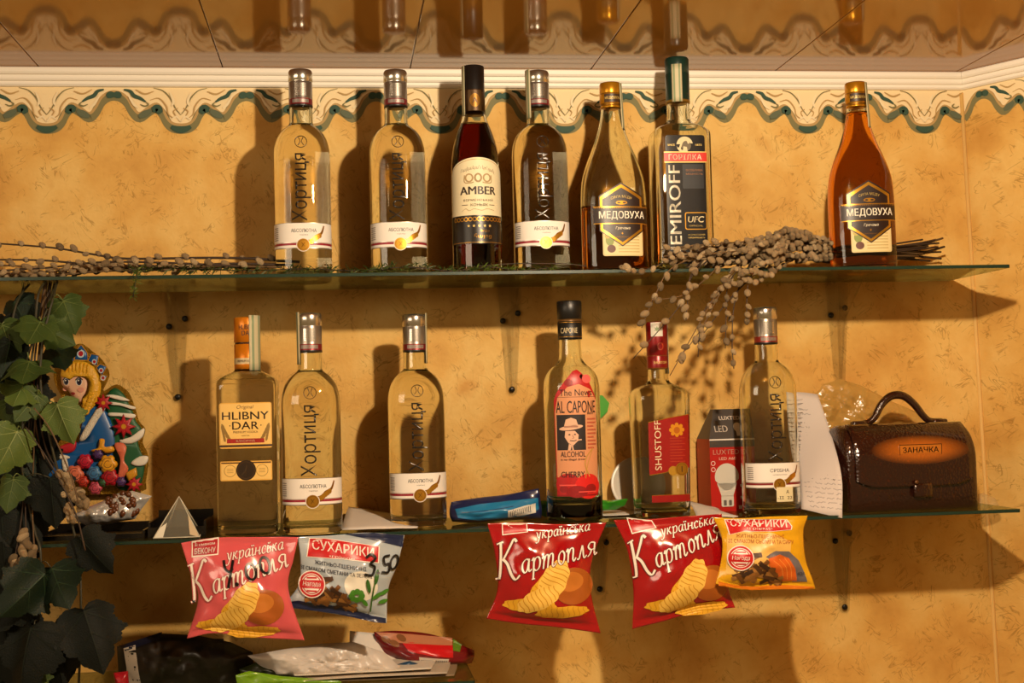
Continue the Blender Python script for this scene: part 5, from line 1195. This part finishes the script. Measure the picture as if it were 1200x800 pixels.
# loose bare stems poking out to the right of the full mead bottle
for k, (a, b_) in enumerate((((1040, 296), (1105, 279)), ((1042, 305), (1107, 289)), ((1040, 294), (1103, 303)))):
    twig([W(*a, -.05), W((a[0]+b_[0])/2, (a[1]+b_[1])/2+1, -.045), W(*b_, -.04)], .0018, .0016, 0, 'bare brown willow stem poking out right of the full mead bottle', 'bare willow stems', seed=300+k)
# twigs lying along the left half of the upper shelf
LL = 'brown pussy willow twig lying along the left end of the upper shelf'; GL = 'pussy willow twigs on the left of the shelf'
lefts = [((352, 308), (300, 303), (240, 302), (150, 303), (110, 298), (60, 290), (-20, 284)), ((345, 311), (270, 309), (180, 313), (110, 310), (50, 305), (-20, 304)), ((330, 313), (250, 312), (170, 314), (90, 316), (30, 312), (-20, 310)), ((300, 314), (220, 312), (130, 311), (60, 318), (-20, 322)),
         ((260, 315), (180, 316), (110, 318), (50, 323), (-20, 328)), ((200, 316), (130, 317), (70, 322), (20, 332), (-30, 342)), ((190, 314), (120, 314), (60, 326), (10, 338), (-30, 346)), ((280, 312), (200, 308), (120, 307), (50, 314), (-20, 318))]
for k, d in enumerate(lefts):
    P = [W(x, y, -.10-.012*k-.01*(k % 3)) for x, y in d]
    for p in P:
        if p.x > -.60: p.z = max(p.z, S1T+.0035) if p.y > -.195 else p.z
    twig(P, .0021 if k < 2 else .0015, .0011, 17, LL, GL, size=.0060, start=.08, seed=400+k)

# ------------------------------------------------------------------ feathery green sprigs along the upper shelf's edge
FERN = mat('#3d4a14', .6); FERN2 = mat('#55631c', .6)
def sprig(P, label, seed, n=170, L_=.014, m=FERN):
    rnd = random.Random(seed); Q = cr(P, 10); c = Q[0].copy(); o = tube('fern_sprig', [q-c for q in Q], .0008, BARK, seg=5); o.location = c; tag(o, label, 'greenery')
    V, F = [], []
    for k in range(n):
        x = rnd.random()*(len(Q)-1.01); i = int(x); p = Q[i].lerp(Q[i+1], x-i)-c; d = Vector((rnd.uniform(-1, 1), rnd.uniform(-1, .6), rnd.uniform(-.6, .8))).normalized()*L_*rnd.uniform(.5, 1.1)
        q = p+d*.55+Vector((0, 0, rnd.uniform(-.002, .001))); e = p+d+Vector((0, 0, -.002)); s_ = d.cross(Vector((rnd.random(), rnd.random(), rnd.random()))).normalized()*.0008
        b0 = len(V); V += [p-s_*.5, p+s_*.5, q-s_, q+s_, e]; F += [(b0, b0+1, b0+3, b0+2), (b0+2, b0+3, b0+4)]
    f = mesh('needles', V, F, m, o); f['kind'] = 'stuff'; return o
E_ = -.165
sprig([W(150, 316, -.19), W(190, 314, -.18), W(245, 316, -.18), W(300, 317, E_)], 'green feathery sprig on the upper shelf above the left bracket', 1, 200)
sprig([W(162, 314, -.197), W(160, 322, -.205), W(158, 336, -.206), W(156, 348, -.205)], 'small green feathery tuft hanging off the shelf edge above the left bracket', 2, 90, .009, FERN2)
sprig([W(300, 317, E_), W(360, 315, -.178), W(410, 317, -.182), W(455, 316, -.182)], 'green feathery sprig at the foot of the leftmost vodka bottle', 3, 190)
sprig([W(430, 316, -.175), W(480, 313, -.182), W(525, 317, -.182), W(560, 315, -.182)], 'green feathery sprig at the foot of the second vodka bottle, upper shelf', 4, 170, .015)
sprig([W(545, 318, -.178), W(575, 313, -.182), W(610, 317, -.184), W(650, 313, -.182)], 'green feathery sprig in front of the cognac bottle', 5, 130, .013, FERN2)
sprig([W(560, 312, -.172), W(600, 309, -.176), W(660, 309, -.176), W(688, 312, -.18)], 'thin bare stem lying before the third vodka bottle of the upper shelf', 6, 14, .008)

# ------------------------------------------------------------------ artificial ivy hanging at the left
def leaf_mesh(h, hv, seed, fold=.25, rough=.5):
    half = [(0, -.02), (.10, -.10), (.24, -.12), (.36, -.05), (.46, .05), (.40, .16), (.44, .27), (.56, .40), (.44, .46), (.40, .58), (.27, .62), (.24, .76), (.13, .86), (0, 1.0)]
    rnd = random.Random(seed); V, F = [], []
    edge = []
    for i in range(len(half)-1):      # serrated margin
        a, b_ = half[i], half[i+1]
        for k in range(4): t = k/4; s_ = 1+(.045 if k % 2 else -.01); edge.append(((a[0]+(b_[0]-a[0])*t)*s_, a[1]+(b_[1]-a[1])*t))
    edge.append(half[-1])
    def zf(x, y): return -fold*abs(x)+.10*math.sin(y*3+seed)*(.4+abs(x))-.22*max(0, y-.55)**1.5+.05*math.cos(x*9+seed)
    R_ = 6
    for sg in (1, -1):
        b0 = len(V)
        for j in range(R_+1):
            t = j/R_
            for k, (x, y) in enumerate(edge): yc = max(.0, min(1, y)); V.append((sg*x*t, yc+(y-yc)*t, zf(sg*x*t, y)))
        n = len(edge)
        for j in range(R_):
            for k in range(n-1): q = (b0+j*n+k, b0+j*n+k+1, b0+(j+1)*n+k+1, b0+(j+1)*n+k); F.append(q if sg < 0 else q[::-1])
    mi = [0]*len(F)
    def vein(p, q, w_):
        b0 = len(V); d = Vector((q[0]-p[0], q[1]-p[1])); nrm = Vector((-d.y, d.x)).normalized(); n = 8
        for i in range(n+1):
            t = i/n; ww = w_*(1-.75*t); x, y = p[0]+d.x*t, p[1]+d.y*t
            for s_ in (1, -1): V.append((x+nrm.x*ww*s_, y+nrm.y*ww*s_, zf(x, y)+.012))
        for i in range(n): F.append((b0+2*i, b0+2*i+1, b0+2*i+3, b0+2*i+2)); mi.append(1)
    vein((0, 0), (0, .96), .012)
    for s_ in (1, -1): vein((0, .03), (s_*.52, .39), .010); vein((0, .02), (s_*.42, .05), .008); vein((0, .35), (s_*.26, .60), .007); vein((s_*.2, .17), (s_*.40, .20), .005)
    me = bpy.data.meshes.new('leaf'); me.from_pydata(V, [], F); me.materials.append(mat(h, rough, spec=.2, bump=.25, bscale=40)); me.materials.append(mat(hv, rough, spec=.2)); me.polygons.foreach_set('material_index', mi); me.polygons.foreach_set('use_smooth', [True]*len(F)); me.update(); return me
LEAF = {'g': [leaf_mesh('#4f5f2a', '#77824a', s_) for s_ in (1, 2)], 'm': [leaf_mesh('#39491f', '#5c6a38', s_) for s_ in (3, 4)], 'd': [leaf_mesh('#101d10', '#22351f', s_, rough=.5) for s_ in (5, 6)], 'k': [leaf_mesh('#090e08', '#121a10', s_, rough=.65) for s_ in (7, 8)]}  # the two darkest kinds have the shade on the ivy painted into their colour
STEM = mat('#2e2a14', .6); STEMG = mat('#5a6430', .55)
def vine(P, leaves, label, r=.0016, m=STEM, seed=0):
    """leaves: (x, y, Y, size in metres, tip direction in degrees clockwise from up, kind, tilt)"""
    rnd = random.Random(seed); Q = cr(P, 8); c = Q[0].copy(); o = tube('ivy_vine', [q-c for q in Q], r, m, seg=7); o.location = c; tag(o, label, 'ivy')
    for (x, y, Y, s_, deg, kind, tl) in leaves:
        base = W(x, y, Y); lf = bpy.data.objects.new('leaf', rnd.choice(LEAF[kind])); COL.objects.link(lf); lf.parent = o
        a = math.radians(deg); R_ = Matrix.Rotation(a, 4, Vector((0, 1, 0)))@Matrix.Rotation(math.radians(tl), 4, Vector((1, 0, 0)))@Matrix.Rotation(math.radians(rnd.uniform(-22, 22)), 4, Vector((0, 0, 1)))@Matrix.Rotation(PI/2, 4, 'X')
        lf.matrix_local = Matrix.Translation(base-c)@R_@Matrix.Scale(s_*(.92 if kind in 'dk' else .74), 4)
        # leaf stalk back to the nearest point of the vine
        q = min(Q, key=lambda v: (v-base).length); mid = (q+base)/2+Vector((0, -.006, .006))
        st = tube('stalk', [v-c for v in cr([q, mid, base], 5)], .0008, STEMG if kind in 'gm' else STEM, o, seg=5)
    return o
Yv = -.205
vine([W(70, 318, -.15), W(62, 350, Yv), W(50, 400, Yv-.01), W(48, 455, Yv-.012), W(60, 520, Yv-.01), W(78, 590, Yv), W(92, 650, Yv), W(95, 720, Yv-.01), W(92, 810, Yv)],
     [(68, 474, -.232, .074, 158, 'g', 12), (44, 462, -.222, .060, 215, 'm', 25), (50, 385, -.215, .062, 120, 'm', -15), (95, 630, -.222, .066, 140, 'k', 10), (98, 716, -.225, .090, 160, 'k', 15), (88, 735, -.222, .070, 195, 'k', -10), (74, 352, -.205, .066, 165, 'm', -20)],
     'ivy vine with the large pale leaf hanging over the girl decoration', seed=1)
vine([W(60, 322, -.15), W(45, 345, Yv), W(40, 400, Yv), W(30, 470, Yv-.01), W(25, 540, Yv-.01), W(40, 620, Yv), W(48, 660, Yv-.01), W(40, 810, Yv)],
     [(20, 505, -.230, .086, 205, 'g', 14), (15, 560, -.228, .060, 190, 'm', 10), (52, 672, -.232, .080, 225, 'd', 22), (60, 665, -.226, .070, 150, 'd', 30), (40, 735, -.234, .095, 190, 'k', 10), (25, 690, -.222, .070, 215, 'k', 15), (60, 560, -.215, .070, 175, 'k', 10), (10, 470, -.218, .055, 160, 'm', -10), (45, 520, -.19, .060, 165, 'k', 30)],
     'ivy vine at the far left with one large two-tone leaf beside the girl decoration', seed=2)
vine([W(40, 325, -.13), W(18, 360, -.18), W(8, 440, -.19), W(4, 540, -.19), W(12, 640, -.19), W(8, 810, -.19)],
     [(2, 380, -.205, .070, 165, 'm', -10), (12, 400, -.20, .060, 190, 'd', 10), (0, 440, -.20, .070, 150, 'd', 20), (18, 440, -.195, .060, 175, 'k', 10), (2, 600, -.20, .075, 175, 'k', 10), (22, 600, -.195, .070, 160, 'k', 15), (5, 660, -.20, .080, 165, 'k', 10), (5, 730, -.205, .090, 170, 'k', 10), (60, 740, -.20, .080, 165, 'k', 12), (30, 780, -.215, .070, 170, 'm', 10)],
     'ivy vine with shade-coloured leaves along the left border of the photo', seed=3)
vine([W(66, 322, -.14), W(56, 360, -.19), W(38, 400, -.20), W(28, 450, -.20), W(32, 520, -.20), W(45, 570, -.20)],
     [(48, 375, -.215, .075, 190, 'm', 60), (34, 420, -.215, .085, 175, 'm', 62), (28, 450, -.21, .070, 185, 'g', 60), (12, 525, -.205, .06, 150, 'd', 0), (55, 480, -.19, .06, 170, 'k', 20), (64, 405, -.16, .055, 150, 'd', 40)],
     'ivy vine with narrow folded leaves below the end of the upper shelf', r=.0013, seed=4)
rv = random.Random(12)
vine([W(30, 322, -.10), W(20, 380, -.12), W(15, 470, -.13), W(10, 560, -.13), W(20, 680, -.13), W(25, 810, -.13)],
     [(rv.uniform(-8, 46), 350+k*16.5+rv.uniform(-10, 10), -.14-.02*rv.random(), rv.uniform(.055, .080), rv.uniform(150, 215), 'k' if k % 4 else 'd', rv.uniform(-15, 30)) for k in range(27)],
     'dense ivy vine in painted shade hanging close to the wall at the far left', seed=5)
# willow twigs hanging down among the ivy
LV = 'pussy willow twig hanging down among the ivy leaves'; GV = 'pussy willow twigs among the ivy'
for k, d in enumerate((((58, 330), (44, 430), (52, 520), (82, 572), (96, 594)), ((54, 330), (40, 430), (46, 520), (76, 580), (84, 610)), ((60, 330), (48, 430), (50, 510), (74, 560), (104, 588)), ((52, 330), (40, 430), (30, 560), (30, 630), (22, 672)), ((55, 330), (44, 440), (38, 580), (40, 650), (34, 690)), ((60, 330), (40, 470), (26, 600), (16, 660), (6, 700)))):
    twig([W(x, y, Y) for (x, y), Y in zip(d, (-.16, -.20, -.205, -.214, -.218))], .0012, .0008, 13, LV, GV, size=.0075, start=.70, seed=500+k, spread=1.3)
for k, d in enumerate((((92, 590), (84, 560), (60, 505), (40, 478)), ((100, 645), (88, 600), (60, 545), (30, 500)))):
    twig([W(x, y, -.236) for x, y in d], .0012, .0009, 0, 'thin bare green stem crossing in front of the ivy', 'bare stems before the ivy', seed=540+k)

# ------------------------------------------------------------------ pile of packets and papers at the bottom
z = S3T
dkf = mat('#1d1712', .35, spec=.4)
o, V, F = crumple('packet', 'large dark film packet with pale edge lying at the bottom left', 'packet', [(137, 757), (160, 750), (190, 742), (230, 744), (270, 752), (296, 764), (300, 802), (290, 812), (140, 812)], -.105, .05, dkf, 17, amp=.006)
A = Art(True); pe = mat('#b8aa98', .5); A.poly([(150, 762), (192, 748), (262, 752), (288, 768), (290, 800), (160, 804)], mat('#1f1913', .35)); A.poly([(146, 758), (160, 754), (163, 770), (168, 800), (166, 808), (150, 808), (150, 780)], pe); A.poly([(146, 757), (150, 753), (190, 740), (190, 746), (148, 761)], mat('#12142a', .4)); A.poly([(244, 748), (262, 748), (266, 764), (250, 768)], mat('#0c0a0c', .4)); A.ell(236, 756, 4.2, 4.2, mat('#0c0a0c', .4))
A.build('printed_front', on_bvh(BVHTree.FromPolygons([Vector(v)+o.location for v in V], F), -.105, o.location), o, off=.001, cut=3, cutv=3)
crumple('packet', 'small red packet corner at the foot of the dark film packet', 'packet', [(133, 788), (150, 786), (152, 812), (136, 812)], -.165, .02, mat('#a01822', .3), 19, amp=.002)
crumple('packet', 'lime green packet at the bottom left of the paper pile', 'packet', [(276, 791), (292, 786), (330, 792), (400, 797), (400, 812), (280, 812)], -.165, .010, mat('#6f9a18', .35, coat=.3), 23, amp=.004)
crumple('plastic_bag', 'dark green crumpled bag behind the lime green packet', 'bag', [(280, 784), (300, 776), (350, 778), (352, 806), (290, 806)], -.130, .02, mat('#27300f', .35), 27, amp=.004)
# flat papers, one on another
for k, (xa, xb, ya, yb_, hz, lab) in enumerate(((-.075, .150, -.02, -.165, .002, 'brownish paper sheet lowest in the bottom pile'), (-.070, .140, -.03, -.17, .0065, 'pale paper sheet in the middle of the bottom pile'), (-.080, .120, -.03, -.16, .011, 'white paper sheet near the top of the bottom pile'))):
    flat('paper_sheet', lab, [[(xa, ya, z+hz), ((xa+xb)/2, ya, z+hz+.003), (xb, ya, z+hz)], [(xa, (ya+yb_)/2, z+hz), ((xa+xb)/2, (ya+yb_)/2, z+hz+.002), (xb, (ya+yb_)/2, z+hz)], [(xa+.01, yb_, z+hz), ((xa+xb)/2, yb_, z+hz), (xb-.01, yb_, z+hz)]], mat(['#8a7458', '#b5a590', '#cbbfae'][k], .7), 30+k, .001)
clr = film_mat('milky_film', '#d9ccc0', .18, rough=.3, gloss=.6, bump=.35, bscale=45)
crumple('plastic_bag', 'crumpled clear plastic bag on top of the bottom pile', 'bag', [(290, 768), (330, 761), (375, 754), (415, 752), (450, 764), (472, 784), (440, 793), (360, 794), (318, 790)], -.135, .035, clr, 33, amp=.010)
sheet('paper_sheet', 'white folded paper with raised corner in the bottom pile', 'paper', [[W(410, 739, -.075), W(440, 742, -.070), W(446, 745, -.068)], [W(408, 760, -.085), W(440, 765, -.085), W(468, 768, -.075)], [W(395, 784, -.10), W(440, 787, -.105), W(486, 786, -.10)]], mat('#d9cec2', .7), wr=.001, seed=4)
A = Art(True); A.poly([(470, 750), (500, 751), (530, 755), (530, 768), (500, 764), (478, 760)], mat('#c01418', .3)); A.poly([(440, 740), (480, 742), (530, 747), (530, 755), (490, 752), (455, 751)], mat('#b0704e', .4)); A.poly([(531, 748), (541, 755), (538, 762), (530, 760)], mat('#5a7a1c', .4)); A.poly([(490, 766), (525, 769), (521, 782), (500, 783), (491, 776)], mat('#b5a99c', .5))
for k in range(13): A.line([(493+k*2.4, 769+k*.15), (494+k*2.2, 781-abs(k-6)*.5)], .9, INK)
for x, y in ((452, 748), (462, 752), (470, 746)): A.ell(x, y, 6, 3.4, mat('#7a4a22', .4), rot=.4)
packet('snack_packet', 'dark red packet with bar code lying on the right of the bottom pile', 'snack packet', None,
    ([(438, 740), (470, 739), (510, 744), (556, 762)], [(452, 768), (490, 784), (520, 782), (553, 777)], [(438, 740), (440, 750), (446, 760), (452, 768)], [(556, 762), (556, 768), (555, 772), (553, 777)]),
    -.075, .024, mat('#6a0a10', .28, coat=.4), A, seed=51, seal=.02, wr=.003, nu=40, nv=18)
crumple('packet', 'blue foil corner in the bottom pile under the dark red packet', 'packet', [(458, 780), (480, 774), (492, 778), (484, 788), (462, 790)], -.12, .012, mat('#23405c', .3), 37, amp=.003)
sheet('paper_sheet', 'torn pale paper scrap at the front of the bottom pile', 'paper', [[W(482, 786, -.135), W(494, 779, -.13), W(505, 784, -.13)], [W(480, 790, -.145), W(495, 789, -.145), W(514, 788, -.14)]], mat('#d2c2a6', .7), wr=.0006, seed=6)
